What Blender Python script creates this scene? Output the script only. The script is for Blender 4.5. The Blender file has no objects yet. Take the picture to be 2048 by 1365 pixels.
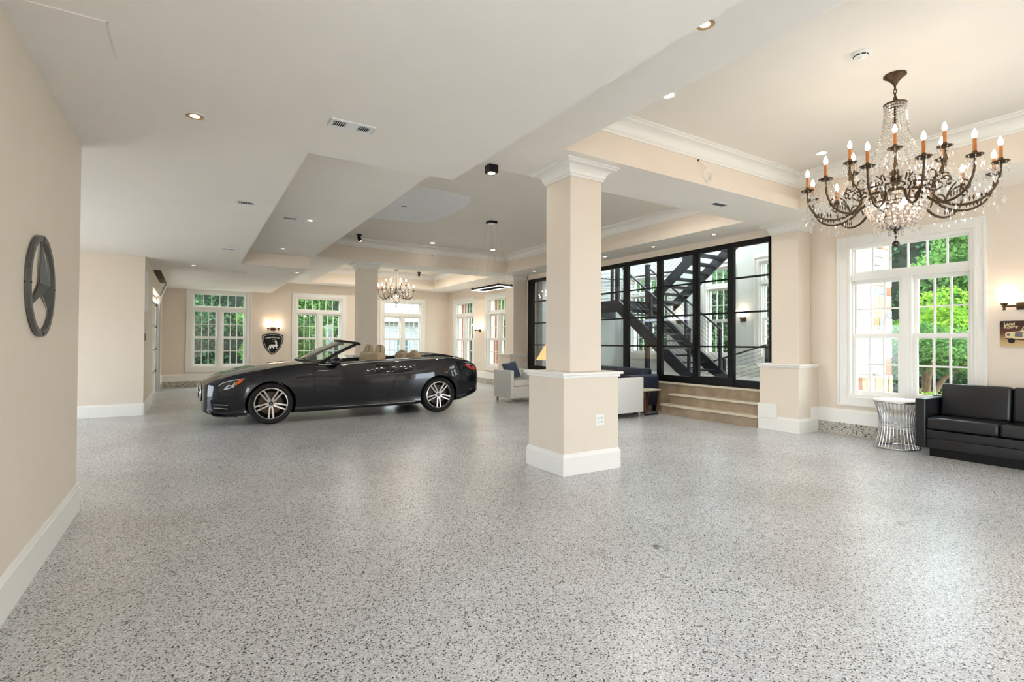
import bpy, bmesh, math, random
from mathutils import Vector, Matrix
from mathutils.bvhtree import BVHTree

random.seed(7)
PI = math.pi
scene = bpy.context.scene
COL = scene.collection

# ------------------------------------------------------------------ camera
cam_data = bpy.data.cameras.new('camera')
cam = bpy.data.objects.new('camera', cam_data)
COL.objects.link(cam)
CF, CYAW, CPITCH, CSH, CROLL, CH = 1021.89, 0.55826, 0.014019, 0.009945, 0.0048423, 1.37
fw = Vector((math.sin(CYAW) * math.cos(CPITCH), math.cos(CYAW) * math.cos(CPITCH), math.sin(CPITCH)))
rt = Vector((math.cos(CYAW), -math.sin(CYAW), 0))
up = rt.cross(fw)
rt, up = (math.cos(CROLL) * rt + math.sin(CROLL) * up, -math.sin(CROLL) * rt + math.cos(CROLL) * up)
cam.matrix_world = Matrix(((rt.x, up.x, -fw.x, 0), (rt.y, up.y, -fw.y, 0), (rt.z, up.z, -fw.z, CH), (0, 0, 0, 1)))
cam_data.sensor_width = 36.0
cam_data.lens = CF / 2048 * 36.0
cam_data.shift_y = -CF * CSH / 2048
cam_data.clip_start = 0.05
cam_data.clip_end = 300
scene.camera = cam

# ------------------------------------------------------------------ world, sun, exposure
world = bpy.data.worlds.new('world')
scene.world = world
world.use_nodes = True
wn = world.node_tree
bgn = wn.nodes['Background']
bgn.inputs['Color'].default_value = (0.80, 0.90, 1.0, 1)
bgn.inputs['Strength'].default_value = 7.0
sun_data = bpy.data.lights.new('sun', 'SUN')
sun_data.energy = 3.0
sun_data.angle = math.radians(12)
sun_data.color = (1.0, 0.95, 0.86)
sun = bpy.data.objects.new('sun', sun_data)
sun.rotation_euler = (math.radians(38), 0, math.radians(-150))
COL.objects.link(sun)
vs = scene.view_settings
vs.view_transform = 'Standard'
vs.look = 'None'
vs.gamma = 1.0
vs.use_curve_mapping = False
vs.exposure = 0.75
cy_ = scene.cycles
cy_.use_denoising = True
cy_.use_adaptive_sampling = True
cy_.adaptive_threshold = 0.05
cy_.max_bounces = 7
cy_.diffuse_bounces = 4
cy_.glossy_bounces = 3
cy_.transmission_bounces = 8
cy_.transparent_max_bounces = 14
cy_.sample_clamp_indirect = 6.0
cy_.caustics_reflective = False
cy_.caustics_refractive = False

# ------------------------------------------------------------------ materials
def lin(c):
    return tuple((x / 12.92 if x <= 0.04045 else ((x + 0.055) / 1.055) ** 2.4) for x in c)
def rgb(r, g, b):
    return lin((r / 255, g / 255, b / 255))
def new_mat(name):
    m = bpy.data.materials.new(name)
    m.use_nodes = True
    return m, m.node_tree, m.node_tree.nodes['Principled BSDF']
def mat(name, col, rough=0.5, metal=0.0, spec=0.5, var=0.0, vscale=6.0, bump=0.0, bscale=120.0, coat=0.0, emit=None, estr=0.0, trans=0.0, sheen=0.0):
    m, nt, p = new_mat(name)
    p.inputs['Base Color'].default_value = (*col, 1)
    p.inputs['Roughness'].default_value = rough
    p.inputs['Metallic'].default_value = metal
    p.inputs['Specular IOR Level'].default_value = spec
    p.inputs['Coat Weight'].default_value = coat
    p.inputs['Coat Roughness'].default_value = 0.03
    p.inputs['Transmission Weight'].default_value = trans
    p.inputs['Sheen Weight'].default_value = sheen
    if emit:
        p.inputs['Emission Color'].default_value = (*emit, 1)
        p.inputs['Emission Strength'].default_value = estr
    tc = None
    if var or bump:
        tc = nt.nodes.new('ShaderNodeTexCoord')
    if var:
        n = nt.nodes.new('ShaderNodeTexNoise')
        n.inputs['Scale'].default_value = vscale
        n.inputs['Detail'].default_value = 5
        nt.links.new(tc.outputs['Object'], n.inputs['Vector'])
        r = nt.nodes.new('ShaderNodeValToRGB')
        r.color_ramp.elements[0].position = 0.3
        r.color_ramp.elements[1].position = 0.7
        r.color_ramp.elements[0].color = (*[c * (1 - var) for c in col], 1)
        r.color_ramp.elements[1].color = (*[min(1, c * (1 + var)) for c in col], 1)
        nt.links.new(n.outputs['Fac'], r.inputs['Fac'])
        nt.links.new(r.outputs['Color'], p.inputs['Base Color'])
    if bump:
        n = nt.nodes.new('ShaderNodeTexNoise')
        n.inputs['Scale'].default_value = bscale
        n.inputs['Detail'].default_value = 3
        nt.links.new(tc.outputs['Object'], n.inputs['Vector'])
        b = nt.nodes.new('ShaderNodeBump')
        b.inputs['Strength'].default_value = bump
        b.inputs['Distance'].default_value = 0.01
        nt.links.new(n.outputs['Fac'], b.inputs['Height'])
        nt.links.new(b.outputs['Normal'], p.inputs['Normal'])
    return m
def glass_mat(name, tint=(0.97, 0.99, 0.98), k=1.0):
    m = bpy.data.materials.new(name)
    m.use_nodes = True
    nt = m.node_tree
    nt.nodes.clear()
    out = nt.nodes.new('ShaderNodeOutputMaterial')
    tr = nt.nodes.new('ShaderNodeBsdfTransparent')
    tr.inputs['Color'].default_value = (*tint, 1)
    gl = nt.nodes.new('ShaderNodeBsdfGlossy')
    gl.inputs['Roughness'].default_value = 0.01
    fr = nt.nodes.new('ShaderNodeLayerWeight')
    fr.inputs['Blend'].default_value = 0.5
    pw = nt.nodes.new('ShaderNodeMath')
    pw.operation = 'POWER'
    pw.inputs[1].default_value = 5.0
    mu = nt.nodes.new('ShaderNodeMath')
    mu.operation = 'MULTIPLY_ADD'
    mu.inputs[1].default_value = 0.9 * k
    mu.inputs[2].default_value = 0.035 * k
    mx = nt.nodes.new('ShaderNodeMixShader')
    nt.links.new(fr.outputs['Facing'], pw.inputs[0])
    nt.links.new(pw.outputs[0], mu.inputs[0])
    nt.links.new(mu.outputs[0], mx.inputs['Fac'])
    nt.links.new(tr.outputs[0], mx.inputs[1])
    nt.links.new(gl.outputs[0], mx.inputs[2])
    nt.links.new(mx.outputs[0], out.inputs['Surface'])
    return m
def flake_mat(name, base, rough, dark, scale=95.0, bump=0.25, stains=()):
    """epoxy floor broadcast with chips: voronoi cells coloured at random, clear top coat"""
    m, nt, p = new_mat(name)
    tc = nt.nodes.new('ShaderNodeTexCoord')
    vo = nt.nodes.new('ShaderNodeTexVoronoi')
    vo.inputs['Scale'].default_value = scale
    nt.links.new(tc.outputs['Object'], vo.inputs['Vector'])
    sep = nt.nodes.new('ShaderNodeSeparateColor')
    nt.links.new(vo.outputs['Color'], sep.inputs['Color'])
    r = nt.nodes.new('ShaderNodeValToRGB')
    r.color_ramp.interpolation = 'CONSTANT'
    els = [(0.0, dark), (0.075, tuple(c * 0.5 for c in base)), (0.17, base), (0.55, tuple(min(1, c * 1.18) for c in base)), (0.80, (base[0] * 1.02, base[1] * 0.96, base[2] * 0.90)), (0.90, tuple(min(1, c * 1.45) for c in base))]
    cr = r.color_ramp
    cr.elements[0].position, cr.elements[0].color = els[0][0], (*els[0][1], 1)
    cr.elements[1].position, cr.elements[1].color = els[1][0], (*els[1][1], 1)
    for pos, c in els[2:]:
        e = cr.elements.new(pos)
        e.color = (*c, 1)
    nt.links.new(sep.outputs[0], r.inputs['Fac'])
    # slow wear variation
    nz = nt.nodes.new('ShaderNodeTexNoise')
    nz.inputs['Scale'].default_value = 0.9
    nz.inputs['Detail'].default_value = 6
    nt.links.new(tc.outputs['Object'], nz.inputs['Vector'])
    mx = nt.nodes.new('ShaderNodeMix')
    mx.data_type = 'RGBA'
    mx.blend_type = 'MULTIPLY'
    rr = nt.nodes.new('ShaderNodeValToRGB')
    rr.color_ramp.elements[0].position = 0.35
    rr.color_ramp.elements[0].color = (0.88, 0.87, 0.86, 1)
    rr.color_ramp.elements[1].position = 0.6
    rr.color_ramp.elements[1].color = (1, 1, 1, 1)
    nt.links.new(nz.outputs['Fac'], rr.inputs['Fac'])
    mx.inputs['Factor'].default_value = 1.0
    nt.links.new(r.outputs['Color'], mx.inputs['A'])
    nt.links.new(rr.outputs['Color'], mx.inputs['B'])
    last = mx.outputs['Result']
    for (sx, sy, ax, ay, k) in stains:                          # scuffs with a shape of their own
        mp = nt.nodes.new('ShaderNodeMapping')
        mp.vector_type = 'TEXTURE'
        mp.inputs['Location'].default_value = (sx, sy, 0)
        mp.inputs['Scale'].default_value = (ax, ay, 1)
        nt.links.new(tc.outputs['Object'], mp.inputs['Vector'])
        ln = nt.nodes.new('ShaderNodeVectorMath')
        ln.operation = 'LENGTH'
        nt.links.new(mp.outputs[0], ln.inputs[0])
        ns_ = nt.nodes.new('ShaderNodeTexNoise')
        ns_.inputs['Scale'].default_value = 22
        ns_.inputs['Detail'].default_value = 6
        nt.links.new(tc.outputs['Object'], ns_.inputs['Vector'])
        ad = nt.nodes.new('ShaderNodeMath')
        ad.operation = 'MULTIPLY_ADD'
        ad.inputs[1].default_value = 2.6
        nt.links.new(ns_.outputs['Fac'], ad.inputs[0])
        nt.links.new(ln.outputs['Value'], ad.inputs[2])
        mr = nt.nodes.new('ShaderNodeMapRange')
        mr.inputs['From Min'].default_value = 1.35
        mr.inputs['From Max'].default_value = 2.0
        mr.inputs['To Min'].default_value = k
        mr.inputs['To Max'].default_value = 0.0
        nt.links.new(ad.outputs[0], mr.inputs['Value'])
        m2 = nt.nodes.new('ShaderNodeMix')
        m2.data_type = 'RGBA'
        m2.inputs['B'].default_value = (0.06, 0.055, 0.05, 1)
        nt.links.new(mr.outputs[0], m2.inputs['Factor'])
        nt.links.new(last, m2.inputs['A'])
        last = m2.outputs['Result']
    nt.links.new(last, p.inputs['Base Color'])
    p.inputs['Roughness'].default_value = rough
    p.inputs['Specular IOR Level'].default_value = 0.5
    n2 = nt.nodes.new('ShaderNodeTexNoise')
    n2.inputs['Scale'].default_value = scale * 0.45
    n2.inputs['Detail'].default_value = 2
    nt.links.new(tc.outputs['Object'], n2.inputs['Vector'])
    b = nt.nodes.new('ShaderNodeBump')
    b.inputs['Strength'].default_value = bump
    b.inputs['Distance'].default_value = 0.004
    nt.links.new(n2.outputs['Fac'], b.inputs['Height'])
    nt.links.new(b.outputs['Normal'], p.inputs['Normal'])
    return m

M = {}
M['wall'] = mat('wall_paint', rgb(234, 220, 203), 0.62, var=0.012, vscale=3, bump=0.04, bscale=220)
M['ceil2'] = mat('ceiling_paint_darker', rgb(243, 236, 226), 0.7, var=0.012, vscale=2)  # same paint as the soffit; the brightness difference is put into the colour
M['ceil'] = mat('ceiling_paint', rgb(249, 243, 234), 0.7, var=0.012, vscale=2, bump=0.03, bscale=200)
M['trim'] = mat('white_trim', rgb(243, 240, 233), 0.35)
M['plaster'] = mat('fresh_plaster', rgb(253, 254, 255), 0.8, var=0.02, vscale=5)
M['floor'] = flake_mat('flake_floor', rgb(198, 199, 201), 0.24, rgb(44, 43, 43), 165, 0.35, ((2.66, 2.42, 0.07, 0.11, 0.75), (2.25, 2.55, 0.16, 0.12, 0.25), (5.0, 6.9, 0.25, 0.10, 0.35), (3.9, 7.0, 0.3, 0.1, 0.3), (4.6, 1.75, 0.14, 0.06, 0.4)))
M['curb'] = flake_mat('flake_curb', rgb(186, 180, 168), 0.35, rgb(26, 25, 24), 62, 0.5)
M['glass'] = glass_mat('window_glass', k=0.7)
M['bigglass'] = glass_mat('partition_glass', (0.98, 0.99, 0.99), 0.9)
M['black'] = mat('black_frame', rgb(11, 11, 12), 0.45, spec=0.3)
M['blackm'] = mat('black_metal', rgb(24, 24, 26), 0.4, 0.3)
M['steel'] = mat('dark_steel', rgb(58, 61, 68), 0.4, 0.6)
M['chrome'] = mat('chrome', rgb(214, 214, 216), 0.12, 1.0)
M['silver'] = mat('silver', rgb(190, 190, 192), 0.3, 1.0)
M['bronze'] = mat('aged_bronze', rgb(84, 66, 48), 0.42, 0.75, var=0.25, vscale=40)
M['sleeve'] = mat('candle_sleeve', rgb(176, 112, 58), 0.4, 0.35, var=0.1, vscale=60)
M['ring'] = mat('pewter_grey', rgb(96, 97, 95), 0.5, 0.2, var=0.06, vscale=30)
M['stone'] = mat('limestone', rgb(158, 138, 114), 0.5, var=0.22, vscale=5, bump=0.08, bscale=60)
M['stonetop'] = mat('limestone_nosing', rgb(214, 202, 180), 0.5, var=0.08, vscale=8)
M['leather'] = mat('black_leather', rgb(22, 23, 27), 0.3, spec=0.55, var=0.1, vscale=15, bump=0.15, bscale=240)
M['navy'] = mat('navy_leather', rgb(30, 38, 56), 0.38, var=0.08, vscale=12, bump=0.1, bscale=200)
M['white_leather'] = mat('white_leather', rgb(232, 232, 228), 0.4, bump=0.05, bscale=180)
M['white_shaded'] = mat('white_leather_shaded', rgb(214, 212, 203), 0.5, bump=0.05, bscale=160)  # unused shaded copy of the white leather, shade put into its colour
M['fabric'] = mat('navy_fabric', rgb(58, 72, 98), 0.9, var=0.2, vscale=160, bump=0.5, bscale=220, sheen=0.3)
M['walnut'] = mat('walnut', rgb(104, 66, 44), 0.45, var=0.2, vscale=14)
M['vent'] = mat('vent_white', rgb(240, 240, 240), 0.4)
M['hole'] = mat('dark_void', rgb(34, 38, 48), 0.8)
M['plate'] = mat('plate_white', rgb(242, 241, 237), 0.3)
M['can'] = mat('downlight_reflector', rgb(226, 190, 140), 0.25, 0.7)
M['bulb'] = mat('bulb_glow', rgb(255, 220, 170), 0.3, emit=(1.0, 0.87, 0.70), estr=42)
M['lamp'] = mat('downlight_glow', rgb(255, 230, 190), 0.3, emit=(1.0, 0.80, 0.56), estr=6)
M['lampw'] = mat('downlight_cool_glow', rgb(255, 248, 235), 0.3, emit=(1.0, 0.95, 0.87), estr=30)
M['lamp_added'] = mat('added_downlight_glow', rgb(255, 248, 235), 0.3, emit=(1.0, 0.95, 0.87), estr=620)  # glow of the extra ceiling lights added as fill
M['led'] = mat('led_strip', rgb(255, 255, 255), 0.3, emit=(1.0, 0.97, 0.93), estr=3.5)
M['opal'] = mat('opal_shade', rgb(255, 240, 220), 0.4, emit=(1.0, 0.86, 0.70), estr=2.6)
M['stained'] = mat('brick_red', rgb(150, 92, 70), 0.8, var=0.2, vscale=9)

def crystal_mat():
    m = bpy.data.materials.new('crystal')
    m.use_nodes = True
    nt = m.node_tree
    nt.nodes.clear()
    out = nt.nodes.new('ShaderNodeOutputMaterial')
    gl = nt.nodes.new('ShaderNodeBsdfGlossy')
    gl.inputs['Roughness'].default_value = 0.06
    tr = nt.nodes.new('ShaderNodeBsdfTransparent')
    tl = nt.nodes.new('ShaderNodeBsdfTranslucent')
    tl.inputs['Color'].default_value = (1.0, 0.97, 0.92, 1)
    a = nt.nodes.new('ShaderNodeMixShader')
    a.inputs['Fac'].default_value = 0.45
    b = nt.nodes.new('ShaderNodeMixShader')
    b.inputs['Fac'].default_value = 0.42
    nt.links.new(tr.outputs[0], a.inputs[1])
    nt.links.new(gl.outputs[0], a.inputs[2])
    nt.links.new(a.outputs[0], b.inputs[1])
    nt.links.new(tl.outputs[0], b.inputs[2])
    nt.links.new(b.outputs[0], out.inputs['Surface'])
    return m
M['crystal'] = crystal_mat()

# ------------------------------------------------------------------ mesh helpers
class MB:
    def __init__(s):
        s.v = []
        s.f = []
    def add(s, vs, fs):
        o = len(s.v)
        s.v += [tuple(v) for v in vs]
        s.f += [tuple(i + o for i in f) for f in fs]
        return s
    def box(s, x0, x1, y0, y1, z0, z1):
        v = [(x0, y0, z0), (x1, y0, z0), (x1, y1, z0), (x0, y1, z0), (x0, y0, z1), (x1, y0, z1), (x1, y1, z1), (x0, y1, z1)]
        return s.add(v, [(0, 3, 2, 1), (4, 5, 6, 7), (0, 1, 5, 4), (1, 2, 6, 5), (2, 3, 7, 6), (3, 0, 4, 7)])
    def bar(s, a, b, w, h, upv=(0, 0, 1)):
        """square bar from a to b, w wide (sideways), h high"""
        a, b = Vector(a), Vector(b)
        d = (b - a).normalized()
        sd = d.cross(Vector(upv))
        if sd.length < 1e-5:
            sd = d.cross(Vector((1, 0, 0)))
        sd.normalize()
        u = sd.cross(d).normalized()
        vs = []
        for p in (a, b):
            for i, j in ((-1, -1), (1, -1), (1, 1), (-1, 1)):
                vs.append(p + sd * (i * w / 2) + u * (j * h / 2))
        return s.add(vs, [(3, 2, 1, 0), (4, 5, 6, 7), (0, 1, 5, 4), (1, 2, 6, 5), (2, 3, 7, 6), (3, 0, 4, 7)])
    def prism(s, poly, axis, a, b):
        """polygon (list of 2D points) extruded along axis 'x','y' or 'z' from a to b"""
        def mk(p, t):
            return {'x': (t, p[0], p[1]), 'y': (p[0], t, p[1]), 'z': (p[0], p[1], t)}[axis]
        n = len(poly)
        vs = [mk(p, a) for p in poly] + [mk(p, b) for p in poly]
        fs = [tuple(range(n)), tuple(range(2 * n - 1, n - 1, -1))] + [(i, i + n, (i + 1) % n + n, (i + 1) % n) for i in range(n)]
        return s.add(vs, fs)
    def tube(s, pts, r, n=8, closed=False, rs=None):
        pts = [Vector(p) for p in pts]
        m = len(pts)
        vs, fs = [], []
        prev = None
        for i, p in enumerate(pts):
            if closed:
                d = pts[(i + 1) % m] - pts[i - 1]
            else:
                d = pts[min(i + 1, m - 1)] - pts[max(i - 1, 0)]
            if d.length < 1e-9:
                d = Vector((0, 0, 1))
            d.normalize()
            if prev is None:
                a = d.cross(Vector((0, 0, 1)))
                if a.length < 1e-3:
                    a = d.cross(Vector((1, 0, 0)))
            else:
                a = prev - d * prev.dot(d)
            a.normalize()
            prev = a
            b = d.cross(a)
            rr = rs[i] if rs else r
            for k in range(n):
                t = 2 * PI * k / n
                vs.append(p + a * (rr * math.cos(t)) + b * (rr * math.sin(t)))
        for i in range(m if closed else m - 1):
            j = (i + 1) % m
            for k in range(n):
                l = (k + 1) % n
                fs.append((i * n + k, i * n + l, j * n + l, j * n + k))
        if not closed:
            fs.append(tuple(range(n - 1, -1, -1)))
            fs.append(tuple(range((m - 1) * n, m * n)))
        return s.add(vs, fs)
    def lathe(s, prof, n=24, c=(0, 0, 0), axis='z'):
        """prof: list of (r, h)"""
        vs, fs = [], []
        m = len(prof)
        for r, h in prof:
            for k in range(n):
                t = 2 * PI * k / n
                x, y = r * math.cos(t), r * math.sin(t)
                p = {'z': (x, y, h), 'y': (x, h, y), 'x': (h, x, y)}[axis]
                vs.append((p[0] + c[0], p[1] + c[1], p[2] + c[2]))
        for i in range(m - 1):
            for k in range(n):
                l = (k + 1) % n
                fs.append((i * n + k, i * n + l, (i + 1) * n + l, (i + 1) * n + k))
        ring = prof[0] == prof[-1]
        if prof[0][0] > 1e-6 and not ring:
            fs.append(tuple(range(n - 1, -1, -1)))
        if prof[-1][0] > 1e-6 and not ring:
            fs.append(tuple(range((m - 1) * n, m * n)))
        return s.add(vs, fs)
    def ball(s, c, r, n=8, m=5, sq=(1, 1, 1)):
        prof = [(max(1e-7, r * math.sin(PI * i / m)), -r * math.cos(PI * i / m)) for i in range(m + 1)]
        o = MB().lathe(prof, n)
        return s.add([(c[0] + v[0] * sq[0], c[1] + v[1] * sq[1], c[2] + v[2] * sq[2]) for v in o.v], o.f)
    def octa(s, c, r, h):
        x, y, z = c
        return s.add([(x + r, y, z), (x, y + r, z), (x - r, y, z), (x, y - r, z), (x, y, z + h), (x, y, z - h)],
                     [(0, 1, 4), (1, 2, 4), (2, 3, 4), (3, 0, 4), (1, 0, 5), (2, 1, 5), (3, 2, 5), (0, 3, 5)])
    def xf(s, mtx):
        s.v = [tuple(mtx @ Vector(v)) for v in s.v]
        return s
    def mesh(s, name, mats, smooth=None, bevel=0.0, seg=2, horiz=False):
        me = bpy.data.meshes.new(name)
        me.from_pydata(s.v, [], s.f)
        bm = bmesh.new()
        bm.from_mesh(me)
        bmesh.ops.remove_doubles(bm, verts=bm.verts, dist=1e-6)
        bmesh.ops.dissolve_degenerate(bm, edges=bm.edges, dist=1e-6)
        bmesh.ops.recalc_face_normals(bm, faces=bm.faces)
        if bevel:
            es = [e for e in bm.edges if len(e.link_faces) == 2 and e.calc_face_angle(0) > 0.5]
            bmesh.ops.bevel(bm, geom=es, offset=bevel, segments=seg, affect='EDGES', profile=0.5, clamp_overlap=True)
        bm.to_mesh(me)
        bm.free()
        if not isinstance(mats, (list, tuple)):
            mats = [mats]
        for m in mats:
            me.materials.append(m)
        if horiz:
            for p in me.polygons:
                p.material_index = 0 if abs(p.normal.z) > 0.7 else 1
        if smooth is not None:
            me.polygons.foreach_set('use_smooth', [True] * len(me.polygons))
            me.set_sharp_from_angle(angle=math.radians(smooth))
        return me
    def build(s, name, mats, parent=None, **k):
        return link(name, s.mesh(name, mats, **k), parent)

def link(name, me, parent=None, loc=None, rotz=None):
    o = bpy.data.objects.new(name, me)
    COL.objects.link(o)
    if parent is not None:
        o.parent = parent
    if loc is not None:
        o.location = loc
    if rotz is not None:
        o.rotation_euler = (0, 0, rotz)
    return o
def thing(name, label, cat, loc=(0, 0, 0), rotz=0.0, group=None):
    o = link(name, None, None, loc, rotz)
    o.empty_display_size = 0.2
    return tag(o, label, cat, group)
def tag(o, label, cat, group=None, kind=None):
    o['label'] = label
    o['category'] = cat
    if group:
        o['group'] = group
    if kind:
        o['kind'] = kind
    return o
def struct(o, label=None):
    o['kind'] = 'structure'
    if label:
        o['label'] = label
    return o
def dup(root, loc, rotz=0.0, label=None, group=None, scale=None):
    r = root.copy()
    COL.objects.link(r)
    r.location = loc
    r.rotation_euler = (0, 0, rotz)
    if scale:
        r.scale = scale
    if label:
        r['label'] = label
    if group:
        r['group'] = group
    for ch in list(root.children):
        c = ch.copy()
        COL.objects.link(c)
        c.parent = r
        for g in list(ch.children):
            d = g.copy()
            COL.objects.link(d)
            d.parent = c
    return r
def tiles(a0, a1, b0, b1, holes):
    """rectangle minus axis-aligned holes -> list of rectangles (a0,a1,b0,b1)"""
    A = sorted(set([a0, a1] + [x for h in holes for x in h[:2] if a0 < x < a1]))
    out = []
    for i in range(len(A) - 1):
        am = (A[i] + A[i + 1]) / 2
        hs = sorted([(max(b0, h[2]), min(b1, h[3])) for h in holes if h[0] < am < h[1]])
        c = b0
        for h0, h1 in hs:
            if h0 > c:
                out.append((A[i], A[i + 1], c, h0))
            c = max(c, h1)
        if c < b1:
            out.append((A[i], A[i + 1], c, b1))
    return out
def text_mesh(s, size, align='CENTER', ext=0.002, bold=0.0):
    cu = bpy.data.curves.new('lettering', 'FONT')
    cu.body = s
    cu.size = size
    cu.align_x = align
    cu.align_y = 'CENTER'
    cu.extrude = ext
    cu.offset = bold
    o = bpy.data.objects.new('lettering', cu)
    COL.objects.link(o)
    dg = bpy.context.evaluated_depsgraph_get()
    me = bpy.data.meshes.new_from_object(o.evaluated_get(dg))
    bpy.data.objects.remove(o)
    return me
# ------------------------------------------------------------------ room dimensions
XL, XR, YF, YB = -0.785, 8.45, 18.2, -5.0
ZS, ZN, ZR, ZR2, ZT = 2.95, 3.215, 3.32, 3.47, 3.84      # soffit, notch, ring, tray step, tray top
def holes_for(cs, hw=0.80, z0=0.52, z1=2.95):
    return [(c - hw, c + hw, z0, z1) for c in cs]

struct(MB().box(-4.8, 8.7, -5.2, 18.5, -0.3, 0).build('floor', M['floor']))

def wall(name, axis, f, t, a0, a1, z0, z1, holes=(), m=None):
    mb = MB()
    for p0, p1, q0, q1 in tiles(a0, a1, z0, z1, holes):
        if axis == 'y':
            mb.box(p0, p1, min(f, f + t), max(f, f + t), q0, q1)
        else:
            mb.box(min(f, f + t), max(f, f + t), p0, p1, q0, q1)
    return struct(mb.build(name, m or M['wall']))
FAR_W = [0.70, 3.65, 6.60]
R_W = [3.146]
RF_W = [16.855, 14.38]
wall('wall_far', 'y', YF, 0.3, -1.1, 8.75, 0, 3.95, holes_for(FAR_W))
wall('wall_right', 'x', XR, 0.25, YB - 0.2, 4.97, 0, 3.95, holes_for(R_W) + [(-4.6, -1.0, 0, 2.7)])  # last hole: wide doorway added behind the camera to let daylight in
wall('wall_right', 'x', XR, 0.25, 12.33, YF, 0, 3.95, holes_for(RF_W))
wall('wall_left', 'x', XL, -0.18, YB, 5.36, 0, ZS, [(-4.8, -0.4, 0, 2.7)])  # hole: unseen doorway added behind the camera to light the near ceiling
wall('wall_back', 'y', YB, -0.2, -1.0, 8.7, 0, 3.95)
# recess on the left with an open doorway, unseen and sized for its daylight, and the wall stub after it
wall('wall_recess', 'x', -4.6, -0.2, 5.16, 11.9, 0, ZS, [(7.4, 10.2, 0.1, 2.1)])
wall('wall_recess', 'y', 5.18, 0.17, -4.8, XL - 0.18, 0, ZS)
struct(MB().box(-4.8, -0.77, 11.70, 13.88, 0, ZS).build('wall_stub', M['wall']))
wall('wall_left', 'x', -0.77, -0.25, 16.86, YF, 0, ZS)
wall('wall_left', 'x', -0.77, -0.25, 13.88, 16.86, 2.60, ZS)
struct(MB().box(-1.4, -0.95, 13.7, 16.9, 2.95, 3.05).box(-1.42, -1.02, 13.88, 16.85, 2.5, 2.95).build('trim_1', M['walnut']))

# ------------------------------------------------------------------ ceiling: soffit, notch, ring, trays
HOLE = (-0.90, -0.62, 13.72, 16.8)
mb = MB()
for r in [(XL, 2.12, YB, 4.5), (XL, 0.80, 4.5, 11.69)] + tiles(-0.95, 2.12, 11.69, YF, [HOLE]) + [(-4.8, XL, 5.18, 11.75)]:
    mb.box(r[0], r[1], r[2], r[3], ZS, 3.9)
soffit = struct(mb.build('ceiling', [M['ceil'], M['wall']], horiz=True))
struct(MB().box(0.80, 2.20, 4.5, 11.69, ZN, 3.9).build('ceiling', M['ceil']))
struct(MB().box(-0.97, -0.6, 13.7, 16.82, 3.6, 3.7).build('ceiling', M['walnut']))
TRAYS = [(3.135, 7.42, -2.6, 4.05), (2.30, 7.42, 4.93, 12.20), (3.19, 7.45, 13.10, 17.42)]
mb = MB()
for r in tiles(2.12, 8.68, YB, YF, TRAYS):
    mb.box(r[0], r[1], r[2], r[3], ZR, ZR2)
struct(mb.build('ceiling', [M['ceil'], M['wall']], horiz=True))
mb = MB()
SB = 0.08
for r in tiles(2.12, 8.68, YB, YF, [(t[0] - SB, t[1] + SB, t[2] - SB, t[3] + SB) for t in TRAYS]):
    mb.box(r[0], r[1], r[2], r[3], ZR2, 4.05)
struct(mb.build('ceiling', M['wall']))
for t in TRAYS:
    struct(MB().box(t[0] - SB, t[1] + SB, t[2] - SB, t[3] + SB, ZT, ZT + 0.12).build('ceiling', M['ceil2']))
def rect_sweep(x0, x1, y0, y1, prof, inward=True, caps=False):
    """sweep a profile [(offset, z)] round a rectangle with mitred corners"""
    mb = MB()
    vs, fs = [], []
    n = len(prof)
    for d, z in prof:
        s = d if inward else -d
        vs += [(x0 + s, y0 + s, z), (x1 - s, y0 + s, z), (x1 - s, y1 - s, z), (x0 + s, y1 - s, z)]
    for i in range(n):
        j = (i + 1) % n
        for k in range(4):
            l = (k + 1) % 4
            fs.append((i * 4 + k, i * 4 + l, j * 4 + l, j * 4 + k))
    return mb.add(vs, fs)
def crown(h, p, ztop):
    pts = [(0, -h), (0.016, -h), (0.016, -h * 0.86), (0.03, -h * 0.80)]
    for i in range(7):
        t = i / 6 * PI / 2
        pts.append((0.03 + (p * 0.80 - 0.03) * (1 - math.cos(t)), -h * 0.80 + h * 0.55 * math.sin(t)))
    pts += [(p * 0.86, -h * 0.22), (p * 0.86, -h * 0.12), (p, -h * 0.10), (p, 0), (0, 0)]
    return [(d, ztop + z) for d, z in pts]
for i, t in enumerate(TRAYS):
    struct(rect_sweep(t[0] - SB, t[1] + SB, t[2] - SB, t[3] + SB, crown(0.18, 0.16, ZT)).build('trim_%d' % (i + 2), M['trim'], smooth=30))
# fresh plaster patch on the ceiling of the tray above the car
patch = [(2.50, 7.66), (2.93, 7.62), (3.27, 7.60), (3.92, 7.66), (4.07, 7.90), (4.17, 8.41), (4.17, 8.98), (4.10, 9.6), (3.92, 9.87), (3.52, 9.95), (2.93, 10.07), (2.5, 10.1)]
pm = MB().prism(patch, 'z', ZT - 0.004, ZT + 0.01).build('ceiling', M['plaster'])
struct(pm, 'white unpainted plaster patch on the ceiling')
# access panel in the soffit: a raised outline
mb = MB()
mb.box(-0.72, -0.374, 3.185, 3.192, ZS - 0.006, ZS + 0.01).box(-0.379, -0.372, 3.185, 3.592, ZS - 0.006, ZS + 0.01)
mb.box(-0.72, -0.385, 3.20, 3.585, ZS - 0.003, ZS + 0.01)
struct(mb.build('ceiling', M['ceil']), 'access panel outline in the soffit')

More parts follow.
